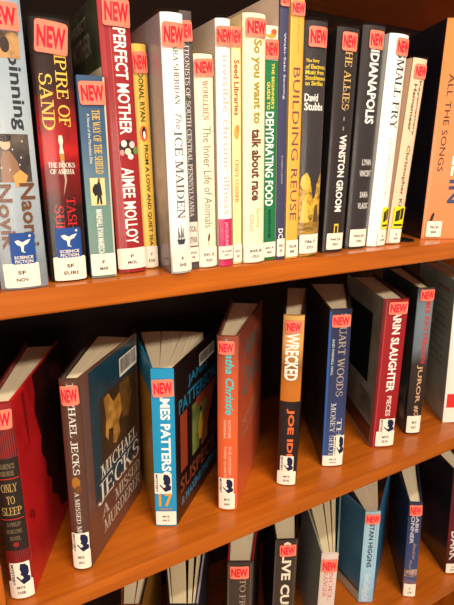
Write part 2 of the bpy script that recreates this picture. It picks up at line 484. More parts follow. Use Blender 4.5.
    if b.get('call'):
        s0, s1, z0, z1, lines = b['call'][:5]; mb = MB(); SP.rect(mb, s0, s1, z0, z1, PAPER, so, .0015)
        W_, H_ = s1 - s0, z1 - z0; n = len(lines)
        for k, tx in enumerate(lines):
            frac = .115 * len(tx) if len(tx) < 6 else .62
            zc = z0 + H_ * (.62 - .30 * k) if n > 1 else z0 + H_ * .45
            SP.text(mb, tx, (s0 + s1) / 2 - W_ * frac / 2, (s0 + s1) / 2 + W_ * frac / 2, zc - .075 * H_, zc + .075 * H_, INK, so + .0002, 'b')
        tag(mb.build('call_number_label', root), 'white call number label')
    return root

# ------------------------------------------------------------------ the books: sizes and printing in metres
BOOKS = [
  {'name': 'hardcover_book', 'label': 'pale grey blue hardcover with brown blackletter and a picture of a woman', 'group': 'new books packed on the upper shelf', 'x': 0.0515, 'y': 0.0085, 'z': 0.0, 'yaw': -0.0524, 'lean': -0.0052, 'w': 0.0385, 'h': 0.2275, 'dep': 0.155, 'fl': 0, 'fr': 0, 'bulge': 0.005, 'jacket': True, 'bands': [(0, 0.2275, ('ramp', [(0, (128, 136, 146)), (0.25, (160, 172, 184)), (0.55, (178, 190, 200)), (1, (150, 168, 186))], 0.4, 2, 0.3))], 'decos': [('T', 'Spinning', 0.00308, 0.0154, 0.13024, 0.19589, (52, 52, 60), 'b'), ('T', 'Silver', -0.01232, -0.00154, 0.13024, 0.19306, (52, 52, 60), 'b'), ('R', -0.01463, 0.0154, 0.18237, 0.2008, ('blotch', (196, 150, 100), (70, 50, 40), 60, 0.45, 0.45, 0.6), 0), ('E', -0.0077, 0.19165, 0.00346, 0.00567, (60, 44, 40)), ('E', 0.00462, 0.19165, 0.00346, 0.00567, (60, 44, 40)), ('R', -0.01848, 0.01463, 0.08995, 0.12715, ('blotch', (62, 56, 56), (104, 92, 84), 70, 0.4, 0.4, 0.65), 0), ('E', -0.00308, 0.11937, 0.00385, 0.0043, (222, 180, 150)), ('P', [(-0.00847, 0.08995), (-0.0077, 0.10757), (-0.00539, 0.11388), (0.0, 0.11388), (0.00462, 0.10598), (0.0077, 0.08995)], (150, 110, 86)), ('P', [(0.0, 0.09479), (0.00616, 0.0996), (0.01155, 0.09479), (0.00847, 0.08671), (0.00193, 0.0859)], (214, 160, 90)), ('R', -0.01155, -0.00962, 0.09318, 0.12637, (170, 176, 184), 0), ('E', -0.00308, 0.12405, 0.005, 0.00311, (46, 34, 30)), ('E', 0.00962, 0.12171, 0.00046, 0.00078, (220, 222, 226)), ('E', 0.00193, 0.11546, 0.00046, 0.00079, (220, 222, 226)), ('E', 0.0077, 0.10915, 0.00046, 0.00079, (220, 222, 226)), ('E', 0.00616, 0.1036, 0.00046, 0.00079, (220, 222, 226)), ('E', -0.0077, 0.1012, 0.00046, 0.0008, (220, 222, 226)), ('E', -0.00154, 0.0996, 0.00046, 0.0008, (220, 222, 226)), ('T', 'Naomi', 0.00385, 0.0154, 0.03664, 0.08914, (112, 72, 48), 'b'), ('T', 'Novik', -0.01386, -0.00231, 0.03493, 0.08833, (112, 72, 48), 'b')], 'back': {'c': (90, 90, 90), 'decos': []}, 'front': {'c': (90, 90, 90), 'decos': []}, 'new': (-0.00847, 0.01617, 0.2015, 0.22076, 0), 'sf': (-0.00847, 0.01078, 0.02197, 0.04857), 'call': (-0.0154, 0.01232, 0.00177, 0.02284, ['SF', 'NOV'])},
  {'name': 'hardcover_book', 'label': 'black and red hardcover with gold serif capitals and a dagger', 'group': 'new books packed on the upper shelf', 'x': 0.0918, 'y': 0.0175, 'z': 0.0, 'yaw': -0.0524, 'lean': -0.0017, 'w': 0.0325, 'h': 0.2165, 'dep': 0.155, 'fl': 0, 'fr': 0, 'bulge': 0.004, 'jacket': True, 'bands': [(0, 0.2165, ('ramp', [(0, (32, 25, 23)), (0.3, (50, 24, 22)), (0.44, (128, 22, 24)), (0.54, (196, 34, 36)), (0.64, (140, 26, 28)), (0.76, (52, 25, 23)), (1, (34, 27, 25))], 0.35, 2, 0.25))], 'decos': [('T', 'EMPIRE OF', 0.0013, 0.01105, 0.13469, 0.20688, (240, 196, 84), 's'), ('T', 'SAND', -0.0117, -0.00162, 0.13148, 0.17518, (240, 196, 84), 's'), ('P', [(0.0, 0.12745), (0.0026, 0.12745), (0.00325, 0.12339), (0.00227, 0.11849), (0.00325, 0.11274), (-0.00065, 0.11274), (0.00033, 0.11849), (-0.00065, 0.12339)], (244, 232, 210)), ('R', -0.00033, 0.00325, 0.10694, 0.11274, (190, 140, 70), 0), ('P', [(0.0, 0.10694), (0.00292, 0.10694), (0.0039, 0.09015), (0.0, 0.07646), (0.00227, 0.09015)], (190, 160, 140)), ('H', 'THE BOOKS', -0.0104, 0.0117, 0.10111, 0.10528, (250, 248, 240), 's'), ('H', 'OF AMBHA', -0.0091, 0.01105, 0.09565, 0.09985, (250, 248, 240), 's'), ('T', 'TASHA', 0.00195, 0.00975, 0.03767, 0.0756, (214, 34, 44), 's'), ('T', 'SURI', -0.00845, -0.00098, 0.03767, 0.06866, (214, 34, 44), 's')], 'back': {'c': (40, 34, 32), 'decos': []}, 'front': {'c': (60, 26, 26), 'decos': []}, 'new': (-0.0117, 0.013, 0.19013, 0.21402, -5), 'sf': (-0.00975, 0.0117, 0.02223, 0.04931), 'call': (-0.013, 0.0143, 0.0012, 0.02314, ['SF', 'SURI'])},
  {'name': 'hardcover_book', 'label': 'short blue to green book with yellow lettering and a picture of a shield bearer', 'group': 'new books packed on the upper shelf', 'x': 0.1232, 'y': 0.0145, 'z': 0.0, 'yaw': -0.0524, 'lean': -0.0087, 'w': 0.0235, 'h': 0.1765, 'dep': 0.155, 'fl': 0, 'fr': 0, 'bulge': 0.0012, 'bands': [(0, 0.1765, ('ramp', [(0, (118, 144, 132)), (0.35, (106, 140, 132)), (0.55, (88, 118, 140)), (0.72, (62, 92, 126)), (1, (56, 84, 116))], 0.4, 2, 0.1))], 'decos': [('T', 'THE WAY OF THE SHIELD', -0.00117, 0.00564, 0.09553, 0.14925, (238, 190, 70), 's'), ('T', 'A Novel of the Maradaine Elite', -0.00564, -0.00329, 0.10425, 0.14604, (226, 226, 214), 'n'), ('R', -0.00705, 0.00611, 0.06769, 0.092, (232, 206, 150), 0), ('P', [(-0.0047, 0.0831), (-0.00329, 0.08668), (-0.00094, 0.08668), (0.0, 0.08935), (0.00141, 0.08935), (0.00235, 0.08579), (0.00329, 0.07771), (0.00235, 0.0759), (0.00282, 0.06861), (0.00094, 0.06861), (0.00047, 0.07499), (-0.00071, 0.06861), (-0.00235, 0.06861), (-0.00141, 0.0768), (-0.00376, 0.0759)], (44, 42, 46)), ('E', -0.00235, 0.08131, 0.00305, 0.0045, (36, 36, 42)), ('E', 0.00094, 0.09023, 0.00118, 0.00159, (150, 90, 60)), ('T', 'MARSHALL RYAN MARESCA', -0.00376, 0.00188, 0.02324, 0.06402, (236, 236, 226), 'b'), ('R', 0.01011, 0.01175, 0.0005, 0.17574, (196, 190, 170), 0)], 'back': {'c': (60, 90, 120), 'decos': []}, 'front': {'c': (70, 90, 100), 'decos': []}, 'new': (-0.01034, 0.01128, 0.15324, 0.17194, 2), 'call': (-0.01128, 0.01128, 0.00251, 0.02324, ['F', 'MAR'])},
  {'name': 'hardcover_book', 'label': 'tall crimson hardcover with bold white capitals and a flower bunch on its spine', 'group': 'new books packed on the upper shelf', 'x': 0.1542, 'y': 0.024, 'z': 0.0, 'yaw': -0.0524, 'lean': -0.0279, 'w': 0.0275, 'h': 0.2455, 'dep': 0.155, 'fl': 0, 'fr': 0, 'bulge': 0.0035, 'jacket': True, 'bands': [(0, 0.2455, (158, 36, 44))], 'decos': [('T', 'PERFECT MOTHER', -0.00275, 0.0088, 0.1296, 0.21721, (250, 248, 240), 'b'), ('R', -0.01375, -0.00935, 0.0, 0.244, (176, 56, 60), 0), ('R', -0.0055, -0.00467, 0.0, 0.244, (188, 72, 74), 0), ('E', 0.0033, 0.11819, 0.00825, 0.00707, (52, 44, 40)), ('E', 0.0, 0.12171, 0.00275, 0.00308, (244, 232, 226)), ('E', 0.0077, 0.12083, 0.00275, 0.00309, (236, 200, 196)), ('E', 0.011, 0.11553, 0.00247, 0.00354, (108, 140, 70)), ('E', 0.0033, 0.11465, 0.00302, 0.0031, (240, 214, 190)), ('E', -0.0022, 0.11376, 0.0022, 0.00267, (220, 150, 150)), ('E', 0.0055, 0.1102, 0.00275, 0.00267, (240, 236, 226)), ('T', 'AIMEE MOLLOY', -0.0044, 0.0077, 0.02842, 0.10034, (250, 248, 240), 'b')], 'back': {'c': ('blotch', (60, 66, 52), (100, 106, 84), 26, 0.4, 0.35, 0.7), 'decos': [('R', 0.0, 0.155, 0.07365, 0.18658, (240, 222, 194), 0), ('H', 'PERFECT', 0.124, 0.0465, 0.22586, 0.23568, (170, 160, 144), 'b', 0.0), ('H', 'MOTHER', 0.124, 0.0341, 0.20131, 0.22095, (196, 186, 168), 'b', 0.0)]}, 'front': {'c': (150, 40, 44), 'decos': []}, 'new': (-0.0099, 0.0132, 0.21799, 0.24024, -2), 'call': (-0.0132, 0.0132, 0.00396, 0.02454, ['F', 'MOL'])},
  {'name': 'hardcover_book', 'label': 'mustard yellow book with an orange oval emblem between two lines of black capitals', 'group': 'new books packed on the upper shelf', 'x': 0.1779, 'y': 0.0325, 'z': 0.0, 'yaw': -0.0524, 'lean': -0.0262, 'w': 0.0135, 'h': 0.209, 'dep': 0.155, 'fl': 0, 'fr': 0, 'bulge': 0.002, 'jacket': True, 'bands': [(0, 0.209, ('ramp', [(0, (246, 214, 110)), (0.3, (238, 198, 84)), (1, (232, 184, 80))], 0.4, 0, 0.1))], 'decos': [('T', 'DONAL RYAN', -0.0027, 0.00216, 0.14255, 0.18513, (58, 46, 30), 'b'), ('T', 'FROM A LOW AND QUIET SEA', -0.00135, 0.00297, 0.02322, 0.12159, (40, 36, 28), 'b'), ('E', -0.00054, 0.13169, 0.00405, 0.00729, (232, 112, 40)), ('E', -0.00027, 0.13169, 0.00202, 0.00547, (30, 28, 28)), ('E', 0.0, 0.13032, 0.00121, 0.00366, (250, 248, 240)), ('E', 0.0, 0.13624, 0.00135, 0.00163, (30, 28, 28))], 'back': {'c': (236, 200, 120), 'decos': []}, 'front': {'c': (220, 180, 100), 'decos': []}, 'new': (-0.00607, 0.00648, 0.18429, 0.20251, 3), 'call': (-0.00621, 0.00648, 0.0012, 0.02322, ['F', 'RYAN'])},
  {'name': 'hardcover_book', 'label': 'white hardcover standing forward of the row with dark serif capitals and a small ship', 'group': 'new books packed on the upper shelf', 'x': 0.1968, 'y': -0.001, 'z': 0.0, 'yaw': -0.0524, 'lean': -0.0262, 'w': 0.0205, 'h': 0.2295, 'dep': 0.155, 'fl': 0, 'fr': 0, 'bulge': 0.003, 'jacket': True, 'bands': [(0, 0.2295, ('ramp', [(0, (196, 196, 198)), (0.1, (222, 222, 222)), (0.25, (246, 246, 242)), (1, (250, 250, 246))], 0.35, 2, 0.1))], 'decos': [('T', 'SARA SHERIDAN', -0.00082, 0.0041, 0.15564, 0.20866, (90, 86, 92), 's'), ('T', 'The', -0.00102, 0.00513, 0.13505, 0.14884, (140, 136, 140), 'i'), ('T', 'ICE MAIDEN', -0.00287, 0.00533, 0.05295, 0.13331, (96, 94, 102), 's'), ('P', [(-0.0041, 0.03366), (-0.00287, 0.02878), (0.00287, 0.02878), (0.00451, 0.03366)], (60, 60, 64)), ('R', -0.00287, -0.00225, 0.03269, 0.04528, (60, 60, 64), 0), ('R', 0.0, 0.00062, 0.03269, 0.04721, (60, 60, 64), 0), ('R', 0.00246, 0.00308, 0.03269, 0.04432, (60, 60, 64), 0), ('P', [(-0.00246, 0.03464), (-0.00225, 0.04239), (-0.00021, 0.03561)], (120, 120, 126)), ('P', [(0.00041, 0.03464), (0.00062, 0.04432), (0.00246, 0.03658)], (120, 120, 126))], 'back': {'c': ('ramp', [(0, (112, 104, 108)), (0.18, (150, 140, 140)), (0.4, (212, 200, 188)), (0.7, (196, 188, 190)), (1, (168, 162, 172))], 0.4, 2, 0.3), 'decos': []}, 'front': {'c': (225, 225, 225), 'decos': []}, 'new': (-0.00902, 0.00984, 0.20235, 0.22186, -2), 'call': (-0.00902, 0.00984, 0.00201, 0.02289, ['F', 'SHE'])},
  {'name': 'paperback_book', 'label': 'narrow dark brown paperback with long white capitals beside the white ship hardcover', 'group': 'new books packed on the upper shelf', 'x': 0.2153, 'y': 0.0097, 'z': 0.0, 'yaw': -0.0524, 'lean': -0.0262, 'w': 0.0115, 'h': 0.236, 'dep': 0.155, 'fl': 0, 'fr': 0, 'bulge': 0.0006, 'paperback': True, 'bands': [(0, 0.236, (84, 74, 76))], 'decos': [('T', 'ABOLITIONISTS OF SOUTH CENTRAL PENNSYLVANIA', -0.0023, 0.0023, 0.05308, 0.22645, (216, 208, 204), 's'), ('R', -0.00575, 0.00575, 0.02381, 0.0481, (226, 214, 200), 0), ('H', 'LOCAL', -0.0046, 0.0046, 0.03805, 0.04409, (60, 54, 54), 'b'), ('H', 'AUTHOR', -0.00483, 0.00483, 0.02688, 0.03299, (60, 54, 54), 'b')], 'back': {'c': (90, 80, 80), 'decos': []}, 'front': {'c': (90, 80, 80), 'decos': []}, 'new': (-0.00552, 0.00552, 0.21104, 0.22805, 4), 'call': (-0.00552, 0.00552, 0.0073, 0.02279, ['974.8', 'WIL'])},
  {'name': 'hardcover_book', 'label': 'short cream hardcover with a thin grey serif title, set between brown and pink lettered spines', 'group': 'new books packed on the upper shelf', 'x': 0.2323, 'y': 0.0106, 'z': 0.0, 'yaw': -0.0524, 'lean': -0.0262, 'w': 0.0195, 'h': 0.2025, 'dep': 0.155, 'fl': 0, 'fr': 0, 'bulge': 0.003, 'jacket': True, 'bands': [(0, 0.2025, (246, 238, 208))], 'decos': [('T', 'WOHLLEBEN', -0.00234, 0.00351, 0.14463, 0.17986, (176, 92, 80), 's'), ('T', 'The Inner Life of Animals', -0.00312, 0.00546, 0.04151, 0.13917, (132, 128, 114), 'n'), ('P', [(0.0, 0.03315), (0.00156, 0.03629), (0.00234, 0.03315), (0.00117, 0.02789), (-0.00078, 0.02789)], (110, 70, 50)), ('R', 0.0, 0.00039, 0.02259, 0.02789, (170, 150, 120), 0), ('R', 0.00117, 0.00156, 0.02259, 0.02789, (170, 150, 120), 0)], 'back': {'c': (240, 232, 208), 'decos': []}, 'front': {'c': (236, 226, 200), 'decos': []}, 'new': (-0.00897, 0.00936, 0.18327, 0.19838, 4), 'call': (-0.00936, 0.00936, 0.0012, 0.02153, ['591.5', 'WOH'])},
  {'name': 'hardcover_book', 'label': 'white book with pink lettering and a magenta block at its foot', 'group': 'new books packed on the upper shelf', 'x': 0.2527, 'y': 0.0085, 'z': 0.0, 'yaw': -0.0524, 'lean': -0.0262, 'w': 0.0155, 'h': 0.234, 'dep': 0.155, 'fl': 0, 'fr': 0, 'bulge': 0.003, 'jacket': True, 'bands': [(0.04957, 0.234, (250, 246, 242)), (0, 0.04957, (196, 44, 98))], 'decos': [('T', 'invisible chronic illness', -0.00217, 0.00434, 0.05368, 0.20312, (238, 180, 168), 'n'), ('T', 'JACQUELINE', -0.00233, 0.00248, 0.02139, 0.04648, (240, 190, 205), 'n')], 'back': {'c': (232, 212, 192), 'decos': []}, 'front': {'c': (240, 236, 230), 'decos': []}, 'new': (-0.00682, 0.00775, 0.21077, 0.22745, 0), 'call': (-0.00775, 0.00775, 0.00753, 0.02139, ['616.04', 'JAC'])},
  {'name': 'paperback_book', 'label': 'thin buttery yellow paperback with reddish lettering and an orange splash', 'group': 'new books packed on the upper shelf', 'x': 0.2683, 'y': 0.0105, 'z': 0.0, 'yaw': -0.0524, 'lean': -0.0262, 'w': 0.0098, 'h': 0.2295, 'dep': 0.155, 'fl': 0, 'fr': 0, 'bulge': 0.0006, 'paperback': True, 'bands': [(0, 0.2295, (248, 226, 164))], 'decos': [('T', 'Seed Libraries', -0.00255, 0.00294, 0.15085, 0.2014, (160, 64, 36), 'b'), ('E', 0.0, 0.1348, 0.00294, 0.00668, (232, 160, 90)), ('E', 0.00118, 0.1386, 0.00196, 0.00379, (226, 140, 70)), ('T', 'CINDY CONNER', -0.00216, 0.00196, 0.06521, 0.10862, (190, 70, 44), 's')], 'back': {'c': (240, 214, 140), 'decos': []}, 'front': {'c': (240, 214, 140), 'decos': []}, 'new': (-0.0049, 0.0049, 0.21262, 0.2295, 0), 'call': (-0.0047, 0.0047, 0.00221, 0.02185, ['631.5', 'CON'])},
  {'name': 'hardcover_book', 'label': 'pale yellow hardcover whose lower case title turns from olive to brown', 'group': 'new books packed on the upper shelf', 'x': 0.2882, 'y': 0.009, 'z': 0.0, 'yaw': -0.0524, 'lean': -0.0279, 'w': 0.0252, 'h': 0.2425, 'dep': 0.155, 'fl': 0, 'fr': 0, 'bulge': 0.004, 'jacket': True, 'bands': [(0, 0.2425, (250, 238, 204))], 'decos': [('T', 'So you want to', -0.00504, 0.00706, 0.14332, 0.22026, (168, 144, 62), 'bb'), ('T', 'talk about race', -0.00454, 0.00655, 0.06699, 0.13849, (104, 60, 40), 'bb'), ('T', 'Ijeoma', 0.0, 0.00554, 0.03834, 0.05859, (196, 164, 84), 'n'), ('T', 'Oluo', -0.00655, -0.00101, 0.03511, 0.05223, (196, 164, 84), 'n')], 'back': {'c': (246, 226, 176), 'decos': []}, 'front': {'c': (246, 226, 176), 'decos': []}, 'new': (-0.01008, 0.01159, 0.222, 0.23828, 0), 'call': (-0.0121, 0.0121, 0.0012, 0.02098, ['305.8', 'OLU'])},
  {'name': 'paperback_book', 'label': 'green paperback with bold white capitals on the word FOOD', 'group': 'new books packed on the upper shelf', 'x': 0.3107, 'y': 0.013, 'z': 0.0, 'yaw': -0.0524, 'lean': -0.0279, 'w': 0.0165, 'h': 0.236, 'dep': 0.155, 'fl': 0, 'fr': 0, 'bulge': 0.0008, 'paperback': True, 'bands': [(0.20504, 0.236, (244, 232, 204)), (0, 0.20504, (34, 116, 72))], 'decos': [('E', 0.0, 0.22818, 0.00594, 0.0035, (206, 150, 60)), ('E', 0.0033, 0.2308, 0.0033, 0.00261, (196, 90, 50)), ('E', -0.0033, 0.22993, 0.00264, 0.00218, (250, 244, 226)), ('T', "THE BEGINNER'S", 0.00083, 0.00429, 0.15923, 0.20232, (236, 214, 90), 'b'), ('T', 'GUIDE TO', -0.00429, -0.00066, 0.15827, 0.18483, (236, 214, 90), 'b'), ('T', 'DEHYDRATING FOOD', -0.00561, 0.00429, 0.06008, 0.15633, (246, 250, 244), 'b'), ('T', 'MARRONE', -0.00132, 0.00198, 0.0249, 0.05575, (16, 56, 40), 'b'), ('R', -0.00825, -0.00627, 0.01929, 0.06116, (26, 40, 34), 0)], 'back': {'c': (220, 214, 200), 'decos': []}, 'front': {'c': (60, 120, 80), 'decos': []}, 'new': (-0.00726, 0.00825, 0.20594, 0.22379, 2), 'call': (-0.00825, 0.00825, 0.00343, 0.02041, ['641.4', 'MAR'])},
  {'name': 'paperback_book', 'label': 'slim navy paperback with small widely spaced white lettering', 'group': 'new books packed on the upper shelf', 'x': 0.3247, 'y': 0.0102, 'z': 0.0, 'yaw': -0.0524, 'lean': -0.0288, 'w': 0.0102, 'h': 0.268, 'dep': 0.155, 'fl': 0, 'fr': 0, 'bulge': 0.0006, 'paperback': True, 'bands': [(0, 0.268, (64, 66, 98))], 'decos': [('T', 'Wabi-Sabi Sewing', -0.00082, 0.00224, 0.16903, 0.23096, (232, 230, 230), 'n'), ('T', 'KAREN LEWIS', -0.00082, 0.00102, 0.08362, 0.11291, (190, 188, 200), 'n'), ('T', 'DC', -0.00306, 0.00306, 0.02371, 0.03484, (230, 230, 236), 'b')], 'back': {'c': (226, 206, 194), 'decos': [('H', 'stitch mend and sew with imperfect cloth', 0.13175, 0.0465, 0.23048, 0.2412, (196, 180, 172), 'n', 0.0), ('H', 'simple projects for home and table', 0.124, 0.0465, 0.2144, 0.22512, (196, 180, 172), 'n', 0.0)]}, 'front': {'c': (90, 90, 110), 'decos': []}, 'new': (-0.0051, 0.0051, 0.25411, 0.268, 0), 'call': (-0.0049, 0.0049, 0.00342, 0.02371, ['646.2', 'LEW'])},
  {'name': 'paperback_book', 'label': 'golden yellow paperback with thin tall purplish capitals', 'group': 'new books packed on the upper shelf', 'x': 0.3384, 'y': 0.0075, 'z': 0.0, 'yaw': -0.0524, 'lean': -0.0262, 'w': 0.0158, 'h': 0.2645, 'dep': 0.155, 'fl': 0, 'fr': 0, 'bulge': 0.0008, 'paperback': True, 'bands': [(0, 0.2645, (238, 172, 76))], 'decos': [('T', 'BUILDING REUSE', -0.00379, 0.00474, 0.04357, 0.19996, (116, 74, 80), 'n'), ('T', 'UNBUILDING', 0.0, 0.00253, 0.21294, 0.24712, (206, 150, 70), 'n'), ('R', -0.0079, -0.00711, 0.00114, 0.26364, (246, 204, 110), 0), ('R', 0.00695, 0.0079, 0.00114, 0.26364, (226, 160, 50), 0)], 'back': {'c': (236, 190, 90), 'decos': []}, 'front': {'c': (236, 190, 90), 'decos': []}, 'new': (-0.0079, 0.0079, 0.24712, 0.26019, 0), 'call': (-0.0079, 0.0079, 0.00227, 0.02143, ['720.28', 'MER'])},
  {'name': 'hardcover_book', 'label': 'charcoal hardcover with yellow and white words above a golden statue', 'group': 'new books packed on the upper shelf', 'x': 0.3655, 'y': 0.0138, 'z': 0.0, 'yaw': -0.0524, 'lean': -0.0209, 'w': 0.0305, 'h': 0.2465, 'dep': 0.155, 'fl': 0, 'fr': 0, 'bulge': 0.005, 'jacket': True, 'bands': [(0, 0.2465, (58, 53, 56))], 'decos': [('H', 'The Story', -0.0122, 0.00305, 0.20633, 0.21068, (240, 206, 60), 'b'), ('H', 'of Electronic', -0.0122, 0.01281, 0.201, 0.20538, (240, 206, 60), 'b'), ('H', 'Music from', -0.0122, 0.01037, 0.19564, 0.20005, (240, 206, 60), 'b'), ('H', 'Stockhausen', -0.0122, 0.01342, 0.19023, 0.19468, (240, 206, 60), 'b'), ('H', 'to Skrillex', -0.0122, 0.00976, 0.18479, 0.18926, (240, 206, 60), 'b'), ('H', 'David', -0.0122, 0.00305, 0.16902, 0.17694, (250, 248, 240), 'b'), ('H', 'Stubbs', -0.0122, 0.01098, 0.16002, 0.16803, (250, 248, 240), 'b'), ('R', -0.01525, 0.01525, 0.02463, 0.0396, ('blotch', (196, 150, 60), (120, 90, 40), 120, 0.4, 0.35, 0.65, (1, 1, 4)), 0), ('R', -0.01525, 0.01525, 0.0, 0.00709, ('blotch', (196, 150, 60), (90, 70, 40), 120, 0.4, 0.35, 0.65, (1, 1, 4)), 0), ('P', [(-0.01372, 0.0396), (-0.01433, 0.07558), (-0.0122, 0.09092), (-0.00671, 0.09526), (-0.00305, 0.08984), (0.0, 0.07558), (0.00183, 0.06447), (0.00488, 0.06893), (0.00671, 0.08219), (0.01098, 0.09092), (0.01403, 0.09743), (0.01433, 0.0396)], ('blotch', (226, 178, 66), (120, 88, 40), 150, 0.4, 0.4, 0.62)), ('E', -0.00793, 0.08438, 0.00488, 0.00876, (232, 186, 76)), ('P', [(-0.0122, 0.0396), (-0.01037, 0.06447), (-0.0061, 0.06893), (-0.00244, 0.0396)], (236, 190, 84)), ('P', [(0.00305, 0.0396), (0.00488, 0.05775), (0.00915, 0.05999), (0.0122, 0.0396)], (96, 74, 44))], 'back': {'c': (44, 40, 42), 'decos': []}, 'front': {'c': (40, 36, 38), 'decos': []}, 'new': (-0.01037, 0.0122, 0.2219, 0.24111, 0), 'call': (-0.0122, 0.0122, 0.00355, 0.02579, ['786.7', 'STU'])},
  {'name': 'hardcover_book', 'label': 'black hardcover with thin gold title, white author name and a yellow frame emblem', 'group': 'new books packed on the upper shelf', 'x': 0.4085, 'y': 0.0181, 'z': 0.0, 'yaw': -0.0698, 'lean': 0.0017, 'w': 0.03, 'h': 0.2475, 'dep': 0.155, 'fl': 0, 'fr': 0, 'bulge': 0.003, 'jacket': True, 'bands': [(0, 0.2475, (48, 40, 41))], 'decos': [('T', 'THE ALLIES', -0.0036, 0.0066, 0.16387, 0.23115, (216, 176, 108), 's'), ('T', '- - - - - - - -', 0.0, 0.0018, 0.11004, 0.188, (150, 140, 130), 'n'), ('T', 'WINSTON GROOM', -0.003, 0.0072, 0.04928, 0.13682, (240, 236, 230), 'bb'), ('R', -0.0018, 0.0048, 0.01253, 0.03473, (236, 196, 50), 0), ('R', -0.0003, 0.0033, 0.01253, 0.03228, (48, 40, 41), 0)], 'back': {'c': (36, 31, 32), 'decos': []}, 'front': {'c': (36, 31, 32), 'decos': []}, 'new': (-0.009, 0.0108, 0.2243, 0.24273, 0), 'call': (-0.0108, 0.0126, 0.00377, 0.02368, ['940.53', 'GRO'])},
  {'name': 'hardcover_book', 'label': 'black hardcover with heavy white capitals, touching the white book with the yellow sticker', 'group': 'new books packed on the upper shelf', 'x': 0.4535, 'y': 0.0258, 'z': 0.0, 'yaw': -0.0698, 'lean': 0.0035, 'w': 0.0325, 'h': 0.256, 'dep': 0.155, 'fl': 0, 'fr': 0, 'bulge': 0.004, 'jacket': True, 'bands': [(0, 0.256, (54, 48, 50))], 'decos': [('T', 'INDIANAPOLIS', -0.0052, 0.00845, 0.15069, 0.24197, (242, 240, 234), 'bb'), ('H', 'LYNN', -0.00325, 0.01105, 0.10291, 0.11005, (220, 216, 212), 'b'), ('H', 'VINCENT', -0.00585, 0.01365, 0.08967, 0.09691, (220, 216, 212), 'b'), ('H', 'SARA', -0.0026, 0.01105, 0.06391, 0.07134, (220, 216, 212), 'b'), ('H', 'VLADIC', -0.00455, 0.013, 0.05016, 0.05768, (220, 216, 212), 'b')], 'back': {'c': (40, 36, 38), 'decos': []}, 'front': {'c': (40, 36, 38), 'decos': []}, 'new': (-0.00845, 0.01235, 0.23178, 0.25102, 0), 'call': (-0.0117, 0.01365, 0.00263, 0.02471, ['940.54', 'VIN'])},
  {'name': 'hardcover_book', 'label': 'white hardcover with fancy black capitals and a yellow sticker', 'group': 'new books packed on the upper shelf', 'x': 0.4888, 'y': 0.0245, 'z': 0.0, 'yaw': -0.0698, 'lean': 0.0209, 'w': 0.0295, 'h': 0.2515, 'dep': 0.155, 'fl': 0, 'fr': 0, 'bulge': 0.004, 'jacket': True, 'bands': [(0, 0.2515, (250, 249, 244))], 'decos': [('T', 'SMALL FRY', -0.00236, 0.01003, 0.1458, 0.23385, (50, 46, 44), 's'), ('T', 'LISA BRENNAN-JOBS', 0.00059, 0.00472, 0.06083, 0.13515, (186, 180, 170), 's')], 'back': {'c': (250, 249, 244), 'decos': []}, 'front': {'c': (244, 240, 234), 'decos': []}, 'new': (-0.0059, 0.01416, 0.22857, 0.24739, 0), 'yel': (0.00177, 0.01416, 0.02287, 0.05049), 'call': (-0.00236, 0.01416, 0.00136, 0.02154, ['B', 'JOBS'])},
  {'name': 'hardcover_book', 'label': 'short peach book with black lettering and a yellow sticker, leaning on the bookend', 'group': 'new books packed on the upper shelf', 'x': 0.5228, 'y': 0.0261, 'z': 0.0, 'yaw': -0.0698, 'lean': 0.0559, 'w': 0.0225, 'h': 0.2295, 'dep': 0.155, 'fl': 0, 'fr': 0, 'bulge': 0.002, 'jacket': True, 'bands': [(0, 0.2295, (242, 204, 172))], 'decos': [('T', 'Kayemastery', 0.00135, 0.0063, 0.13936, 0.20447, (88, 72, 66), 'b'), ('T', 'Hamameer', -0.0054, -0.00045, 0.1442, 0.20001, (88, 72, 66), 'b'), ('T', 'Christopher Ki', -0.0036, 0.0036, 0.0497, 0.12711, (104, 88, 78), 'b')], 'back': {'c': (236, 200, 170), 'decos': []}, 'front': {'c': (230, 190, 160), 'decos': []}, 'new': (-0.0081, 0.0108, 0.20668, 0.22307, 0), 'yel': (-0.00765, 0.0108, 0.021, 0.0497), 'call': (-0.009, 0.0108, 0.00141, 0.01962, ['B', 'KIN'])},
  {'name': 'hardcover_book', 'label': 'very thick orange spined book with black sides, standing apart past the bookend', 'group': 'new books packed on the upper shelf', 'x': 0.6195, 'y': 0.027, 'z': 0.0, 'yaw': -0.4189, 'lean': -0.0035, 'w': 0.056, 'h': 0.285, 'dep': 0.2, 'fl': 0, 'fr': 0, 'bulge': 0.001, 'jacket': True, 'bands': [(0, 0.285, ('ramp', [(0, (226, 140, 88)), (0.35, (228, 146, 98)), (1, (222, 136, 66))], 0.45, 2, 0.2))], 'decos': [('T', 'ALL THE SONGS', -0.0168, -0.00896, 0.09415, 0.21947, (54, 42, 44), 'n'), ('T', 'LED ZEPPEL', 0.00336, 0.0224, 0.08881, 0.23346, (240, 238, 232), 'b'), ('T', 'IN', 0.00336, 0.0224, 0.05074, 0.08344, (64, 78, 120), 'b'), ('P', [(-0.01904, 0.02562), (-0.0168, 0.03405), (-0.014, 0.03825), (-0.01232, 0.03545), (-0.01456, 0.02562)], (50, 44, 44))], 'back': {'c': ('blotch', (22, 22, 32), (34, 36, 54), 12, 0.35, 0.35, 0.7), 'decos': []}, 'front': {'c': (24, 24, 30), 'decos': []}, 'call': (-0.0224, 0.0, 0.00287, 0.02562, ['782.42', 'MAR'])},
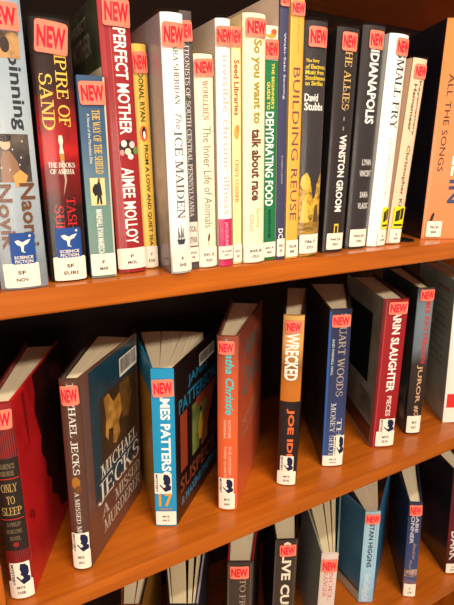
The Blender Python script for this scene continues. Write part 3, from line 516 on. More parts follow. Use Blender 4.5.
  {'name': 'hardcover_book', 'label': 'red hardcover with striped spine and gold capitals at the open end of the middle shelf', 'group': 'new mysteries standing apart on the middle shelf', 'x': 0.0176, 'y': 0.0193, 'z': -0.3357, 'yaw': -0.2967, 'lean': 0.0017, 'w': 0.0228, 'h': 0.2265, 'dep': 0.155, 'fl': 4, 'fr': 10, 'bulge': 0.0035, 'jacket': True, 'bands': [(0.16873, 0.2265, (150, 40, 42)), (0.06069, 0.16873, (44, 34, 32)), (0, 0.06069, (150, 36, 40))], 'decos': [('R', -0.00958, -0.00901, 0.16873, 0.19878, (64, 36, 36), 0), ('R', -0.00775, -0.00718, 0.16873, 0.19878, (64, 36, 36), 0), ('R', -0.00593, -0.00536, 0.16873, 0.19878, (64, 36, 36), 0), ('R', -0.0041, -0.00353, 0.16873, 0.19878, (64, 36, 36), 0), ('R', -0.00228, -0.00171, 0.16873, 0.19878, (64, 36, 36), 0), ('R', -0.00046, 0.00011, 0.16873, 0.19878, (64, 36, 36), 0), ('R', 0.00137, 0.00194, 0.16873, 0.19878, (64, 36, 36), 0), ('R', 0.00319, 0.00376, 0.16873, 0.19878, (64, 36, 36), 0), ('R', 0.00502, 0.00559, 0.16873, 0.19878, (64, 36, 36), 0), ('R', 0.00684, 0.00741, 0.16873, 0.19878, (64, 36, 36), 0), ('R', 0.00866, 0.00923, 0.16873, 0.19878, (64, 36, 36), 0), ('R', 0.01049, 0.01106, 0.16873, 0.19878, (64, 36, 36), 0), ('R', -0.00958, -0.00901, 0.04809, 0.06069, (64, 36, 36), 0), ('R', -0.00775, -0.00718, 0.04809, 0.06069, (64, 36, 36), 0), ('R', -0.00593, -0.00536, 0.04809, 0.06069, (64, 36, 36), 0), ('R', -0.0041, -0.00353, 0.04809, 0.06069, (64, 36, 36), 0), ('R', -0.00228, -0.00171, 0.04809, 0.06069, (64, 36, 36), 0), ('R', -0.00046, 0.00011, 0.04809, 0.06069, (64, 36, 36), 0), ('R', 0.00137, 0.00194, 0.04809, 0.06069, (64, 36, 36), 0), ('R', 0.00319, 0.00376, 0.04809, 0.06069, (64, 36, 36), 0), ('R', 0.00502, 0.00559, 0.04809, 0.06069, (64, 36, 36), 0), ('R', 0.00684, 0.00741, 0.04809, 0.06069, (64, 36, 36), 0), ('R', 0.00866, 0.00923, 0.04809, 0.06069, (64, 36, 36), 0), ('R', 0.01049, 0.01106, 0.04809, 0.06069, (64, 36, 36), 0), ('H', 'LAURENCE', -0.00775, 0.00775, 0.15768, 0.16322, (150, 128, 96), 's'), ('H', 'OSBORNE', -0.00684, 0.00684, 0.14984, 0.15544, (150, 128, 96), 's'), ('R', -0.01026, 0.01026, 0.14589, 0.14702, (190, 50, 50), 0), ('H', 'ONLY', -0.00638, 0.00775, 0.13162, 0.14078, (196, 164, 108), 's'), ('H', 'TO', -0.00274, 0.00456, 0.11767, 0.12699, (196, 164, 108), 's'), ('H', 'SLEEP', -0.00821, 0.00912, 0.10467, 0.11414, (196, 164, 108), 's'), ('R', -0.01026, 0.01026, 0.09929, 0.10049, (190, 50, 50), 0), ('H', 'A PHILIP', -0.0057, 0.00684, 0.09146, 0.09629, (140, 120, 90), 's'), ('H', 'MARLOWE', -0.00684, 0.0073, 0.08295, 0.08783, (140, 120, 90), 's'), ('H', 'NOVEL', -0.00456, 0.00547, 0.07436, 0.07928, (140, 120, 90), 's'), ('E', 0.00046, 0.06942, 0.00274, 0.00322, (150, 40, 40))], 'back': {'c': (120, 30, 34), 'decos': []}, 'front': {'c': ('blotch', (222, 36, 40), (180, 26, 32), 18, 0.4, 0.35, 0.65), 'decos': [('P', [(0.0558, 0.2265), (0.0589, 0.20385), (0.0527, 0.18573), (0.0589, 0.16761), (0.0651, 0.14949), (0.06045, 0.13137), (0.0713, 0.11325), (0.06975, 0.09513), (0.0837, 0.08154), (0.0806, 0.06342), (0.0992, 0.0453), (0.1085, 0.02265), (0.1395, 0.00906), (0.155, 0.0), (0.155, 0.2265)], ('blotch', (34, 16, 16), (70, 22, 22), 22, 0.4, 0.4, 0.7)), ('P', [(0.00775, 0.0906), (0.01395, 0.09513), (0.0217, 0.08834), (0.02635, 0.08154), (0.02325, 0.07701), (0.0155, 0.07475), (0.0186, 0.08154), (0.0124, 0.08381)], (160, 24, 30)), ('P', [(0.02325, 0.22197), (0.02635, 0.1812), (0.031, 0.15855), (0.03255, 0.1812), (0.031, 0.22197)], (150, 22, 28))]}, 'new': (-0.00912, 0.01026, 0.20087, 0.22146, -3), 'mys': (-0.00821, 0.00958, 0.01585, 0.04682), 'call': (-0.01094, 0.01094, 0.0012, 0.02368, ['MYS', 'OSB'])},  # front cover's dark outer part: shelf shadow painted in with the darker art
  {'name': 'hardcover_book', 'label': 'brown hardcover with a stone map on its teal front cover', 'group': 'new mysteries standing apart on the middle shelf', 'x': 0.0821, 'y': 0.0258, 'z': -0.3357, 'yaw': -0.4294, 'lean': 0.0087, 'w': 0.0198, 'h': 0.233, 'dep': 0.136, 'fl': 5, 'fr': 19, 'bulge': 0.004, 'jacket': True, 'secs': [(0, 0.5, 6, 11), (0.5, 1, 11, 18)], 'bands': [(0, 0.233, (92, 60, 50))], 'decos': [('T', 'MICHAEL JECKS', -0.00238, 0.00475, 0.12404, 0.22981, (236, 230, 222), 's'), ('E', 0.0, 0.11411, 0.00436, 0.00749, (170, 110, 40)), ('E', 0.00198, 0.10659, 0.00317, 0.0044, (120, 70, 30)), ('T', 'A MISSED MURDERER', -0.00238, 0.00238, 0.01118, 0.1028, (226, 218, 208), 's')], 'back': {'c': (52, 34, 30), 'decos': []}, 'front': {'c': (104, 68, 56), 'decos': [('R', 0.01632, 0.13056, 0.0699, 0.23067, ('blotch', (18, 48, 62), (30, 66, 84), 20, 0.4, 0.3, 0.7), 0), ('R', 0.03536, 0.1292, 0.09786, 0.19106, ('blotch', (74, 54, 36), (52, 38, 30), 26, 0.4, 0.35, 0.65), 0), ('P', [(0.04624, 0.1864), (0.05712, 0.18873), (0.068, 0.17242), (0.08432, 0.17708), (0.08976, 0.15378), (0.07888, 0.1398), (0.0816, 0.12582), (0.07072, 0.1165), (0.06256, 0.12116), (0.06528, 0.1398), (0.0544, 0.14446), (0.05168, 0.13048), (0.04624, 0.1398), (0.04896, 0.1631)], ('blotch', (206, 150, 70), (150, 104, 48), 60, 0.4, 0.4, 0.6)), ('P', [(0.08432, 0.1864), (0.1088, 0.1864), (0.11696, 0.1631), (0.10608, 0.13514), (0.08976, 0.1398)], ('blotch', (120, 86, 44), (90, 62, 36), 60, 0.4, 0.4, 0.6)), ('H', 'MICHAEL', 0.02992, 0.12648, 0.09204, 0.10951, (232, 226, 216), 's', 0.0), ('H', 'JECKS', 0.0204, 0.13192, 0.06175, 0.08854, (240, 234, 224), 's', 0.0), ('H', 'MISSED', 0.05984, 0.13192, 0.04077, 0.05709, (206, 194, 182), 's', 0.0), ('H', 'MURDERER', 0.02992, 0.13192, 0.01864, 0.03612, (206, 194, 182), 's', 0.0), ('H', 'A', 0.0272, 0.04624, 0.04077, 0.05709, (206, 194, 182), 's', 0.0)], 'barcode': (0.08432, 0.13192, 0.19572, 0.21902)}, 'new': (-0.00752, 0.00832, 0.20592, 0.22768, 2), 'mys': (-0.00832, 0.00832, 0.02363, 0.05075), 'call': (-0.00911, 0.00871, 0.00281, 0.02774, ['MYS', 'JEC'])},
  {'name': 'hardcover_book', 'label': 'bright blue spined hardcover spread open with an orange 17 near its foot', 'group': 'new mysteries standing apart on the middle shelf', 'x': 0.1897, 'y': 0.0414, 'z': -0.3357, 'yaw': -0.5009, 'lean': 0.0, 'w': 0.0266, 'h': 0.2155, 'dep': 0.14, 'fl': -18, 'fr': 20, 'bulge': 0.0006, 'jacket': True, 'secs': [(0, 0.33, -15, -6), (0.335, 0.66, -5.4, 4), (0.665, 1, 4.6, 14)], 'bands': [(0, 0.2155, (28, 150, 200))], 'decos': [('T', 'JAMES PATTERSON', -0.00692, 0.00798, 0.05469, 0.1956, (250, 250, 248), 'bb'), ('H', '17', -0.00851, 0.00851, 0.02911, 0.04873, (240, 160, 40), 'b'), ('H', 'SUSPECT', -0.00798, 0.00798, 0.02376, 0.02682, (220, 130, 40), 'b')], 'back': {'c': ('ramp', [(0, (150, 104, 36)), (0.82, (164, 112, 36)), (0.83, (28, 110, 146)), (1, (28, 120, 160))], 0.4, 2, 0.0), 'decos': []}, 'front': {'c': ('blotch', (22, 14, 16), (34, 20, 18), 20, 0.35, 0.35, 0.7), 'decos': [('H', 'JAMES', 0.0392, 0.105, 0.1724, 0.18964, (30, 120, 160), 'b', 0.0), ('H', 'PATTERSON', 0.0112, 0.1344, 0.14869, 0.16809, (30, 120, 160), 'b', 0.0), ('R', 0.0504, 0.1036, 0.06896, 0.14223, ('blotch', (130, 140, 70), (70, 84, 50), 30, 0.4, 0.35, 0.7), 0), ('H', '17', 0.014, 0.1372, 0.06465, 0.14654, (150, 62, 36), 'b', 0.0), ('P', [(0.07, 0.09482), (0.0742, 0.11206), (0.0798, 0.12068), (0.084, 0.11422), (0.0868, 0.09482), (0.0812, 0.07758), (0.0742, 0.07758)], (206, 160, 40)), ('E', 0.0798, 0.12391, 0.0042, 0.00431, (36, 26, 24)), ('P', [(0.0742, 0.07974), (0.0812, 0.07974), (0.0798, 0.06681), (0.0728, 0.06681)], (40, 30, 28)), ('H', 'TH', 0.1092, 0.1344, 0.06681, 0.07974, (124, 62, 40), 'b', 0.0), ('H', 'SUSPECT', 0.0112, 0.1344, 0.03664, 0.05819, (134, 66, 42), 'b', 0.0), ('H', '& MAXINE PAETRO', 0.014, 0.1344, 0.01724, 0.03017, (34, 130, 170), 'b', 0.0)], 'barcode': (0.0728, 0.126, 0.18748, 0.20472)}, 'new': (-0.0117, 0.01277, 0.1807, 0.20291, 3), 'mys': (-0.01277, 0.00798, 0.04873, 0.0781), 'call': (-0.01224, 0.0125, 0.00283, 0.02299, ['MYS', 'PAT'])},
  {'name': 'hardcover_book', 'label': 'burnt orange hardcover with a turquoise handwritten name down its spine', 'group': 'new mysteries standing apart on the middle shelf', 'x': 0.2732, 'y': 0.0325, 'z': -0.3357, 'yaw': -0.576, 'lean': -0.0105, 'w': 0.0252, 'h': 0.2435, 'dep': 0.155, 'fl': 3, 'fr': 11, 'bulge': 0.004, 'jacket': True, 'bands': [(0, 0.2435, ('ramp', [(0, (226, 100, 58)), (0.5, (224, 98, 56)), (0.8, (196, 86, 56)), (1, (150, 76, 58))], 0.4, 2, 0.15))], 'decos': [('T', 'Agatha Christie', -0.00554, 0.00756, 0.14045, 0.24107, (84, 196, 200), 'bi'), ('T', 'SOPHIE', 0.0005, 0.00403, 0.10776, 0.13344, (232, 206, 180), 'n'), ('T', 'HANNAH', -0.00504, -0.00151, 0.10776, 0.13344, (232, 206, 180), 'n'), ('T', 'THE MYSTERY OF', 0.00101, 0.00454, 0.04184, 0.0961, (232, 206, 180), 'n'), ('T', 'THREE QUARTERS', -0.00504, -0.00151, 0.04184, 0.0961, (232, 206, 180), 'n')], 'back': {'c': (100, 48, 36), 'decos': []}, 'front': {'c': ('ramp', [(0, (214, 94, 58)), (0.5, (204, 88, 54)), (0.8, (170, 78, 54)), (1, (124, 62, 50))], 0.4, 2, 0.2), 'decos': [('H', 'Agatha', 0.0372, 0.1085, 0.18993, 0.22402, (46, 128, 132), 'i', 0.0), ('H', 'Christie', 0.031, 0.124, 0.1461, 0.18506, (46, 128, 132), 'i', 0.0), ('H', 'THE MYSTERY OF', 0.02325, 0.1395, 0.10227, 0.11688, (200, 150, 120), 'n', 0.0), ('H', 'THREE QUARTERS', 0.02325, 0.1395, 0.08279, 0.0974, (200, 150, 120), 'n', 0.0)]}, 'new': (-0.01058, 0.00756, 0.22128, 0.23863, 0), 'mys': (-0.01058, 0.00756, 0.02467, 0.04955), 'call': (-0.01058, 0.00907, 0.00241, 0.02624, ['MYS', 'HAN'])},
  {'name': 'hardcover_book', 'label': 'slender hardcover with orange upper half and black lower half', 'group': 'new mysteries standing apart on the middle shelf', 'x': 0.372, 'y': 0.0368, 'z': -0.3357, 'yaw': -0.5934, 'lean': -0.0052, 'w': 0.0268, 'h': 0.2535, 'dep': 0.155, 'fl': 3, 'fr': 6, 'bulge': 0.0035, 'jacket': True, 'bands': [(0.13148, 0.2535, ('ramp', [(0, (176, 104, 36)), (0.6, (196, 116, 40)), (0.72, (150, 96, 44)), (0.85, (226, 164, 96)), (1, (222, 150, 76))], 0.35, 2, 0.0)), (0, 0.13148, (38, 30, 30))], 'decos': [('R', -0.01286, 0.01286, 0.247, 0.2535, (216, 176, 96), 0), ('T', 'WRECKED', -0.00965, 0.00804, 0.16266, 0.22981, (248, 244, 236), 'bb'), ('T', 'JOE IDE', -0.00429, 0.00643, 0.03961, 0.12084, (236, 110, 56), 'bb')], 'back': {'c': (40, 30, 30), 'decos': []}, 'front': {'c': (36, 28, 28), 'decos': []}, 'new': (-0.00965, 0.01018, 0.22981, 0.247, 2), 'mys': (-0.00965, 0.00804, 0.02124, 0.04786), 'call': (-0.01286, 0.01179, 0.0012, 0.02293, ['MYS', 'IDE'])},
  {'name': 'hardcover_book', 'label': 'navy blue hardcover with a silvery author name and dark cover', 'group': 'new mysteries standing apart on the middle shelf', 'x': 0.4582, 'y': 0.0388, 'z': -0.3357, 'yaw': -0.4363, 'lean': -0.0209, 'w': 0.031, 'h': 0.2485, 'dep': 0.155, 'fl': 2, 'fr': 15, 'bulge': 0.002, 'jacket': True, 'secs': [(0, 0.6, 2, 7), (0.6, 1, 7, 14)], 'bands': [(0, 0.2485, ('ramp', [(0, (60, 84, 140)), (0.4, (52, 62, 104)), (1, (44, 46, 74))], 0.4, 2, 0.1))], 'decos': [('T', 'STUART WOODS', -0.00124, 0.0093, 0.11606, 0.24231, (176, 160, 150), 's'), ('T', 'AND PARNELL HALL', -0.00992, -0.00682, 0.14952, 0.20539, (196, 204, 214), 'b'), ('T', 'THE', 0.0031, 0.01054, 0.03487, 0.07967, (206, 204, 200), 's'), ('T', 'MONEY SHOT', -0.00682, 0.00062, 0.01712, 0.10627, (206, 204, 200), 's'), ('R', -0.0155, -0.0124, 0.00272, 0.24507, (44, 92, 168), 0)], 'back': {'c': ('blotch', (36, 28, 32), (72, 52, 44), 14, 0.35, 0.35, 0.7), 'decos': []}, 'front': {'c': (30, 26, 34), 'decos': []}, 'new': (-0.01178, 0.01364, 0.22267, 0.24092, 0), 'mys': (0.0, 0.0155, 0.01712, 0.05233), 'call': (-0.01488, 0.01488, 0.0012, 0.01891, ['MYS', 'WOO'])},
  {'name': 'hardcover_book', 'label': 'red hardcover with white capitals and a white framed black photo on its back', 'group': 'new mysteries standing apart on the middle shelf', 'x': 0.5626, 'y': 0.0398, 'z': -0.3357, 'yaw': -0.4259, 'lean': -0.0105, 'w': 0.0385, 'h': 0.2485, 'dep': 0.155, 'fl': -1, 'fr': 3, 'bulge': 0.003, 'jacket': True, 'bands': [(0, 0.2485, (158, 30, 36))], 'decos': [('T', 'KARIN SLAUGHTER', -0.00308, 0.01001, 0.09849, 0.24046, (244, 238, 232), 'bb'), ('T', 'PIECES OF HER', 0.0, 0.0077, 0.01055, 0.09145, (236, 214, 206), 'b'), ('R', -0.01925, -0.0154, 0.00096, 0.24777, (112, 20, 26), 0), ('R', -0.01463, -0.01309, 0.00096, 0.24777, (190, 60, 62), 0)], 'back': {'c': ('blotch', (160, 146, 130), (120, 106, 92), 18, 0.4, 0.35, 0.7), 'decos': [('R', 0.031, 0.1488, 0.0994, 0.21619, ('blotch', (18, 18, 20), (34, 32, 34), 12, 0.35, 0.4, 0.75), 0), ('R', 0.0031, 0.1519, 0.00497, 0.03479, (92, 40, 34), 0), ('R', 0.00775, 0.062, 0.04225, 0.08449, ('blotch', (140, 120, 100), (100, 84, 70), 30, 0.4, 0.4, 0.6), 0)]}, 'front': {'c': (80, 24, 26), 'decos': []}, 'new': (-0.01078, 0.01771, 0.22558, 0.24486, 0), 'mys': (-0.0077, 0.01694, 0.02572, 0.05178), 'call': (-0.01155, 0.01848, 0.00289, 0.02948, ['MYS', 'SLA'])},
  {'name': 'hardcover_book', 'label': 'black and steel grey hardcover with red capitals over a bronze title', 'group': 'new mysteries standing apart on the middle shelf', 'x': 0.6388, 'y': 0.0431, 'z': -0.3357, 'yaw': -0.4363, 'lean': -0.0314, 'w': 0.0258, 'h': 0.2555, 'dep': 0.155, 'fl': 2, 'fr': 6, 'bulge': 0.003, 'jacket': True, 'bands': [(0, 0.2555, ('ramp', [(0, (42, 32, 30)), (0.5, (58, 46, 44)), (0.62, (110, 124, 136)), (0.9, (120, 136, 148)), (1, (60, 64, 70))], 0.35, 2, 0.1))], 'decos': [('T', 'JAMES PATTERSON', -0.00206, 0.00826, 0.12978, 0.25352, (204, 50, 48), 'b'), ('T', 'JUROR #3', -0.00413, 0.00568, 0.03077, 0.12622, (206, 164, 124), 'b')], 'back': {'c': ('blotch', (66, 74, 76), (30, 30, 32), 16, 0.4, 0.35, 0.65), 'decos': [('R', 0.0093, 0.0775, 0.02044, 0.08687, ('blotch', (140, 140, 136), (70, 70, 70), 40, 0.4, 0.4, 0.6), 0)]}, 'front': {'c': (36, 32, 32), 'decos': []}, 'new': (-0.00929, 0.01238, 0.23502, 0.25352, 0), 'call': (-0.01135, 0.01084, 0.00301, 0.03468, ['MYS', 'PAT'])},
  {'name': 'hardcover_book', 'label': 'grey covered book with lines of small print on its back and a white spine', 'group': 'new mysteries standing apart on the middle shelf', 'x': 0.729, 'y': 0.0345, 'z': -0.3357, 'yaw': -0.4887, 'lean': -0.0524, 'w': 0.031, 'h': 0.2585, 'dep': 0.155, 'fl': 2, 'fr': 4, 'bulge': 0.001, 'jacket': True, 'bands': [(0, 0.2585, (236, 232, 222))], 'decos': [('R', -0.01178, 0.01395, 0.02911, 0.05549, (222, 50, 48), 0)], 'back': {'c': ('blotch', (170, 172, 160), (146, 148, 138), 20, 0.4, 0.35, 0.7), 'decos': [('H', 'PRAISE', 0.062, 0.0186, 0.23265, 0.24041, (170, 40, 40), 'b', 0.0), ('H', 'a gripping and haunting', 0.124, 0.0217, 0.21197, 0.21714, (64, 66, 62), 'n', 0.0), ('H', 'story of family loss', 0.124, 0.0217, 0.19775, 0.20292, (64, 66, 62), 'n', 0.0), ('H', 'with all the tension', 0.124, 0.0217, 0.18354, 0.18871, (64, 66, 62), 'n', 0.0), ('H', 'of a fine thriller', 0.124, 0.0217, 0.16932, 0.17449, (64, 66, 62), 'n', 0.0), ('H', 'full of dark secrets', 0.124, 0.0217, 0.1551, 0.16027, (64, 66, 62), 'n', 0.0), ('H', 'that nobody will see', 0.124, 0.0217, 0.14088, 0.14605, (64, 66, 62), 'n', 0.0), ('H', 'coming to the last page', 0.124, 0.0217, 0.12666, 0.13184, (64, 66, 62), 'n', 0.0), ('H', 'one of the best of', 0.124, 0.0217, 0.11245, 0.11762, (64, 66, 62), 'n', 0.0), ('H', 'the whole year', 0.124, 0.0217, 0.09823, 0.1034, (64, 66, 62), 'n', 0.0)]}, 'front': {'c': (220, 216, 206), 'decos': []}},
  {'name': 'hardcover_book', 'label': 'partly hidden book with tan front cover and red brown back, only its top showing', 'group': 'new books standing apart on the lower shelf', 'x': 0.141, 'y': 0.049, 'z': -0.6805, 'yaw': -0.4887, 'lean': 0.0, 'w': 0.027, 'h': 0.235, 'dep': 0.14, 'fl': -10, 'fr': 3, 'bulge': 0.003, 'jacket': True, 'secs': [(0, 0.62, -9, -3), (0.66, 1, -1, 2)], 'bands': [(0, 0.235, (120, 64, 44))], 'decos': [], 'back': {'c': ('blotch', (104, 52, 36), (140, 84, 60), 18, 0.4, 0.4, 0.6), 'decos': []}, 'front': {'c': (168, 112, 44), 'decos': [], 'edge': (40, 32, 28)}},
  {'name': 'hardcover_book', 'label': 'black book with a lilac edged cover, its cream pages fanned under the middle shelf board', 'group': 'new books standing apart on the lower shelf', 'x': 0.2008, 'y': 0.0165, 'z': -0.6805, 'yaw': -0.5061, 'lean': 0.0, 'w': 0.036, 'h': 0.235, 'dep': 0.14, 'fl': -10, 'fr': 4, 'bulge': 0.003, 'jacket': True, 'page': (232, 214, 176), 'secs': [(0, 0.6, -9, -5), (0.66, 0.82, -3, -1), (0.86, 0.95, 1, 3)], 'bands': [(0, 0.235, (34, 32, 38))], 'decos': [], 'back': {'c': (60, 52, 44), 'decos': [], 'edge': (214, 196, 160)}, 'front': {'c': (36, 34, 44), 'decos': [], 'edge': (150, 146, 166)}},
  {'name': 'hardcover_book', 'label': 'dark brown hardcover with bright red board edges', 'group': 'new books standing apart on the lower shelf', 'x': 0.305, 'y': 0.0475, 'z': -0.6805, 'yaw': -0.4887, 'lean': 0.0, 'w': 0.0375, 'h': 0.2285, 'dep': 0.145, 'fl': 4, 'fr': 10, 'bulge': 0.002, 'jacket': True, 'lining': (170, 30, 48), 'bands': [(0, 0.2285, (70, 56, 50))], 'decos': [('T', 'TO FREEDOM', -0.00075, 0.00825, 0.08224, 0.19799, (170, 148, 134), 's'), ('R', -0.01875, -0.01575, 0.00225, 0.22423, (96, 82, 74), 0), ('R', 0.01425, 0.01613, 0.00225, 0.22423, (98, 82, 72), 0)], 'back': {'c': (40, 32, 30), 'decos': [], 'edge': (160, 28, 44)}, 'front': {'c': (32, 26, 26), 'decos': [], 'edge': (160, 28, 44)}, 'new': (-0.015, 0.012, 0.19977, 0.22252, 1)},
  {'name': 'hardcover_book', 'label': 'dark brown hardcover with fat cream capitals beside the red edged one', 'group': 'new books standing apart on the lower shelf', 'x': 0.3851, 'y': 0.0445, 'z': -0.6805, 'yaw': -0.4712, 'lean': 0.0, 'w': 0.0345, 'h': 0.235, 'dep': 0.15, 'fl': 1, 'fr': 10, 'bulge': 0.002, 'jacket': True, 'secs': [(0, 1, 1, 8)], 'bands': [(0, 0.235, (66, 52, 46))], 'decos': [('T', 'CLIVE CUSSLER', -0.00621, 0.00828, 0.03617, 0.23239, (240, 226, 204), 'bb'), ('R', -0.01725, -0.01518, 0.0023, 0.23239, (88, 74, 66), 0), ('R', 0.0138, 0.01553, 0.0023, 0.23239, (92, 76, 66), 0)], 'back': {'c': (30, 26, 26), 'decos': []}, 'front': {'c': (22, 20, 20), 'decos': []}, 'new': (-0.01035, 0.01449, 0.20572, 0.22714, 2)},
  {'name': 'hardcover_book', 'label': 'creamy white hardcover with pale red capitals and loosely fanned pages', 'group': 'new books standing apart on the lower shelf', 'x': 0.4516, 'y': 0.0188, 'z': -0.6805, 'yaw': -0.5009, 'lean': 0.0, 'w': 0.0265, 'h': 0.2, 'dep': 0.14, 'fl': -3, 'fr': 15, 'bulge': 0.002, 'jacket': True, 'page': (236, 220, 182), 'secs': [(0, 0.5, 0, 6), (0.54, 0.74, 7, 10), (0.77, 0.93, 11, 13)], 'bands': [(0, 0.2, (226, 206, 196))], 'decos': [('T', 'NOEL', 0.00106, 0.00742, 0.10845, 0.16584, (216, 110, 100), 's'), ('T', 'GRANGER', -0.00742, -0.00106, 0.11462, 0.17523, (216, 110, 100), 's')], 'back': {'c': ('blotch', (168, 164, 152), (146, 142, 132), 14, 0.4, 0.35, 0.7), 'decos': []}, 'front': {'c': (50, 90, 86), 'decos': [], 'edge': (120, 150, 146)}, 'new': (-0.01166, 0.01219, 0.16584, 0.18993, 2)},
  {'name': 'hardcover_book', 'label': 'light blue hardcover flared open beside the cream one with fanned pages', 'group': 'new books standing apart on the lower shelf', 'x': 0.5826, 'y': 0.0515, 'z': -0.6805, 'yaw': -0.5027, 'lean': -0.0227, 'w': 0.0265, 'h': 0.2, 'dep': 0.132, 'fl': -26, 'fr': 26, 'bulge': 0.0015, 'jacket': True, 'page': (228, 208, 182), 'secs': [(0, 0.5, -8, 4), (0.5, 1, 4, 16)], 'bands': [(0, 0.2, ('ramp', [(0, (140, 182, 214)), (0.4, (168, 210, 232)), (1, (164, 198, 216))], 0.4, 2, 0.2))], 'decos': [('T', 'STAN HIGGINS', -0.00424, 0.00424, 0.08007, 0.17574, (34, 38, 74), 'b'), ('T', 'Good Luck', -0.0053, 0.0053, 0.03092, 0.06564, (238, 240, 240), 'i'), ('T', 'Second Life', -0.00795, 0.0053, 0.00262, 0.03092, (238, 240, 240), 'i'), ('T', 'a novel about money and love', 0.00689, 0.00901, 0.08007, 0.18191, (90, 140, 170), 'n')], 'back': {'c': ('blotch', (74, 112, 138), (52, 86, 114), 12, 0.4, 0.3, 0.7), 'decos': [('R', 0.0, 0.132, 0.0, 0.02, (168, 156, 136), 0), ('R', 0.0, 0.132, 0.02, 0.026, (70, 60, 54), 0)]}, 'front': {'c': (46, 110, 156), 'decos': []}, 'new': (-0.01219, 0.01272, 0.17574, 0.19603, 2)},
  {'name': 'hardcover_book', 'label': 'small indigo hardcover with pale lettering and a coast picture near its foot', 'group': 'new books standing apart on the lower shelf', 'x': 0.665, 'y': 0.022, 'z': -0.6805, 'yaw': -0.6283, 'lean': -0.0524, 'w': 0.0232, 'h': 0.2085, 'dep': 0.15, 'fl': 0, 'fr': 10, 'bulge': 0.002, 'jacket': True, 'secs': [(0, 0.5, 3, 6), (0.5, 1, 6, 9)], 'bands': [(0, 0.2085, ('ramp', [(0, (160, 120, 116)), (0.14, (150, 110, 110)), (0.2, (70, 84, 130)), (0.5, (54, 70, 116)), (1, (58, 54, 88))], 0.4, 2, 0.1))], 'decos': [('T', 'GABE', 0.00139, 0.00696, 0.14512, 0.19224, (206, 200, 214), 'b'), ('T', 'CONNER', -0.0065, 0.0, 0.12023, 0.19224, (206, 200, 214), 'b'), ('T', 'Shadow', 0.0, 0.00557, 0.08488, 0.12253, (190, 150, 120), 'i'), ('T', 'Bay', -0.00464, 0.0, 0.0604, 0.08488, (190, 150, 120), 'i'), ('R', -0.0116, 0.01114, 0.04536, 0.06288, ('blotch', (190, 160, 150), (110, 90, 96), 120, 0.4, 0.4, 0.6), 0)], 'back': {'c': ('blotch', (36, 34, 50), (56, 40, 40), 12, 0.4, 0.35, 0.7), 'decos': []}, 'front': {'c': (36, 44, 70), 'decos': []}, 'new': (-0.00974, 0.01067, 0.18184, 0.20448, 2), 'call': (-0.01021, 0.01021, 0.0012, 0.03006, ['F', 'CON'])},
  {'name': 'hardcover_book', 'label': 'dark maroon glossy hardcover with a big white capital word, at the lower shelf end', 'group': 'new books standing apart on the lower shelf', 'x': 0.7825, 'y': 0.0178, 'z': -0.6805, 'yaw': -0.4712, 'lean': -0.0698, 'w': 0.027, 'h': 0.24, 'dep': 0.15, 'fl': -6, 'fr': 2, 'bulge': 0.002, 'jacket': True, 'bands': [(0, 0.24, ('ramp', [(0, (50, 24, 24)), (0.4, (110, 28, 34)), (1, (60, 30, 32))], 0.35, 2, 0.2))], 'decos': [('T', 'DARK', -0.0081, 0.00675, 0.03158, 0.10095, (220, 212, 206), 'b')], 'back': {'c': ('blotch', (30, 22, 22), (72, 48, 44), 9, 0.3, 0.4, 0.75), 'decos': []}, 'front': {'c': (40, 20, 22), 'decos': []}, 'call': (-0.01242, 0.01215, 0.0012, 0.02438, ['F', 'KIN'])},
]
LIGHT_A, LIGHT_B, LIGHT_C, AMBIENT = 18, 50, 38, .3

# ------------------------------------------------------------------ the bookcase (metres, front edge of the boards at y = 0)
SHELF_T = 0.0246
ZS = (0.0, -0.3357, -0.6805)
def bookcase():
    wood = wood_mat('shelf', (152, 72, 12), (198, 104, 24))
    woodv = wood_mat('panel', (152, 72, 12), (198, 104, 24), along=2)
    back = wood_mat('back', (34, 18, 11), (46, 25, 15), .6, along=2)
    root = empty('bookcase', (0.45, 0.14, -1.2))
    tag(root, 'orange brown wooden bookcase holding three shelves of books', 'bookcase')
    inv = Matrix.Translation((-0.45, -0.14, 1.2))
    def part(name, x0, x1, y0, y1, z0, z1, m, bv):
        mb = MB(); mb.box(x0, x1, y0, y1, z0, z1, m); mb.v = [tuple(inv @ Vector(v)) for v in mb.v]
        o = mb.build(name, root); bevel(o, bv, 3); return o
    for z in ZS: part('shelf', 0.001, 0.905, 0.0, 0.268, z - SHELF_T, z, wood, .003)
    part('top_board', 0.001, 0.905, 0.0, 0.268, .3364, .361, wood, .0022)  # board out of view, added to shade the back of the upper row
    part('base_shelf', 0.001, 0.905, 0.0, 0.268, -1.1, -1.0755, wood, .0022)
    part('plinth', 0.001, 0.905, 0.015, 0.035, -1.2, -1.1, wood, .0015)
    part('side_panel', -0.024, 0.0005, -0.001, 0.28, -1.2, .361, woodv, .0022)
    part('side_panel', 0.9055, 0.93, -0.001, 0.28, -1.2, .361, woodv, .0022)
    part('back_panel', 0.0008, 0.9052, 0.2685, 0.2795, -1.2, .361, back, .0005)
bookcase()

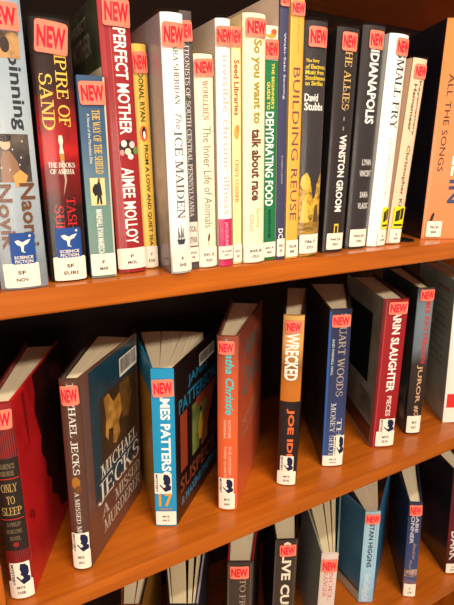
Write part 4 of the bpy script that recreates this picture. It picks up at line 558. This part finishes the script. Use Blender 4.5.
def bookend():
    m = print_mat((22, 20, 20), .35)
    root = empty('metal_bookend', (.5515, .10, 0.0003), (0, 0, R(-4))); tag(root, 'black metal bookend with a rounded base tongue beside the peach book', 'bookend')
    mb = MB(); pl = []
    for k in range(0, 13):
        a = math.pi + math.pi * k / 12
        pl.append((.0125 + .0155 * math.cos(a), -.058 + .0155 * math.sin(a)))
    pl += [(.028, .06), (-.003, .06)]
    mb.prism(pl, .0002, .0016, m); o = mb.build('base_tongue', root)
    mb = MB(); q = [(-.058, 0.0016), (.06, .0016), (.06, .12)]
    q += [(.05 - .01 * (1 - math.cos(R(a))) , .12 + .012 * math.sin(R(a))) for a in (30, 60, 90)]
    q += [(-.04, .132), (-.052, .128), (-.058, .116)]
    vs = [(x, y, z) for x in (0, .0014) for y, z in q]; n = len(q)
    mb.add(vs, [tuple(range(n))[::-1], tuple(range(n, 2 * n))] + [(i, (i + 1) % n, n + (i + 1) % n, n + i) for i in range(n)], m)
    mb.build('upright_plate', root)
bookend()

for b in BOOKS: make_book(b)

# ------------------------------------------------------------------ room
def room():
    mb = MB(); mb.box(-3, 4, -4, .6, -1.25, -1.2, print_mat((120, 104, 88), .9)); tag(mb.build('floor'), kind='structure')
    mb = MB(); mb.box(-3, 4, .6, .7, -1.2, 1.6, print_mat((190, 176, 156), .8)); tag(mb.build('wall_back'), kind='structure')
room()

# ------------------------------------------------------------------ light: ceiling fixtures and an added fill in front of the shelves
def area(name, loc, target, sx, sy, power, col):
    l = bpy.data.lights.new(name, 'AREA'); l.shape = 'RECTANGLE'; l.size = sx; l.size_y = sy; l.energy = power; l.color = col
    o = bpy.data.objects.new(name, l); COL.objects.link(o); o.location = loc
    o.rotation_euler = (Vector(target) - Vector(loc)).to_track_quat('-Z', 'Y').to_euler()
area('ceiling_light', (.25, -.75, 1.45), (.3, 0, -.2), .9, .12, LIGHT_A, (1, .88, .70))
area('ceiling_light', (.5, -1.9, 1.5), (.4, 0, -.3), 1.2, .2, LIGHT_B, (1, .86, .68))
area('fill_light', (-1.0, -2.0, -.1), (.5, 0, -.25), 2.4, .8, LIGHT_C, (1, .86, .70))  # added soft fill for spines and turned covers; no window stands there
w = bpy.data.worlds.new('world'); SC.world = w; w.use_nodes = True
w.node_tree.nodes['Background'].inputs[0].default_value = (1, .82, .64, 1)
w.node_tree.nodes['Background'].inputs[1].default_value = AMBIENT

# ------------------------------------------------------------------ camera
cam = bpy.data.cameras.new('camera'); co = bpy.data.objects.new('camera', cam); COL.objects.link(co)
cam.sensor_fit = 'VERTICAL'; cam.sensor_height = 24.0; cam.lens = 24.0 * 490.906 / 605.0
cam.clip_start = .01
r_ = Vector((0.870994, -0.491162, 0.011371)); u_ = Vector((0.131901, 0.256076, 0.957615)); f_ = Vector((0.473256, 0.832577, -0.287825))
m = Matrix((r_, u_, -f_)).transposed().to_4x4(); m.translation = Vector((0, -.44, .113634))
co.matrix_world = m
SC.camera = co
vs_ = SC.view_settings
vs_.view_transform = 'Standard'; vs_.look = 'None'; vs_.gamma = 1; vs_.use_curve_mapping = False; vs_.exposure = 0
SC.cycles.max_bounces = 8; SC.cycles.transparent_max_bounces = 24
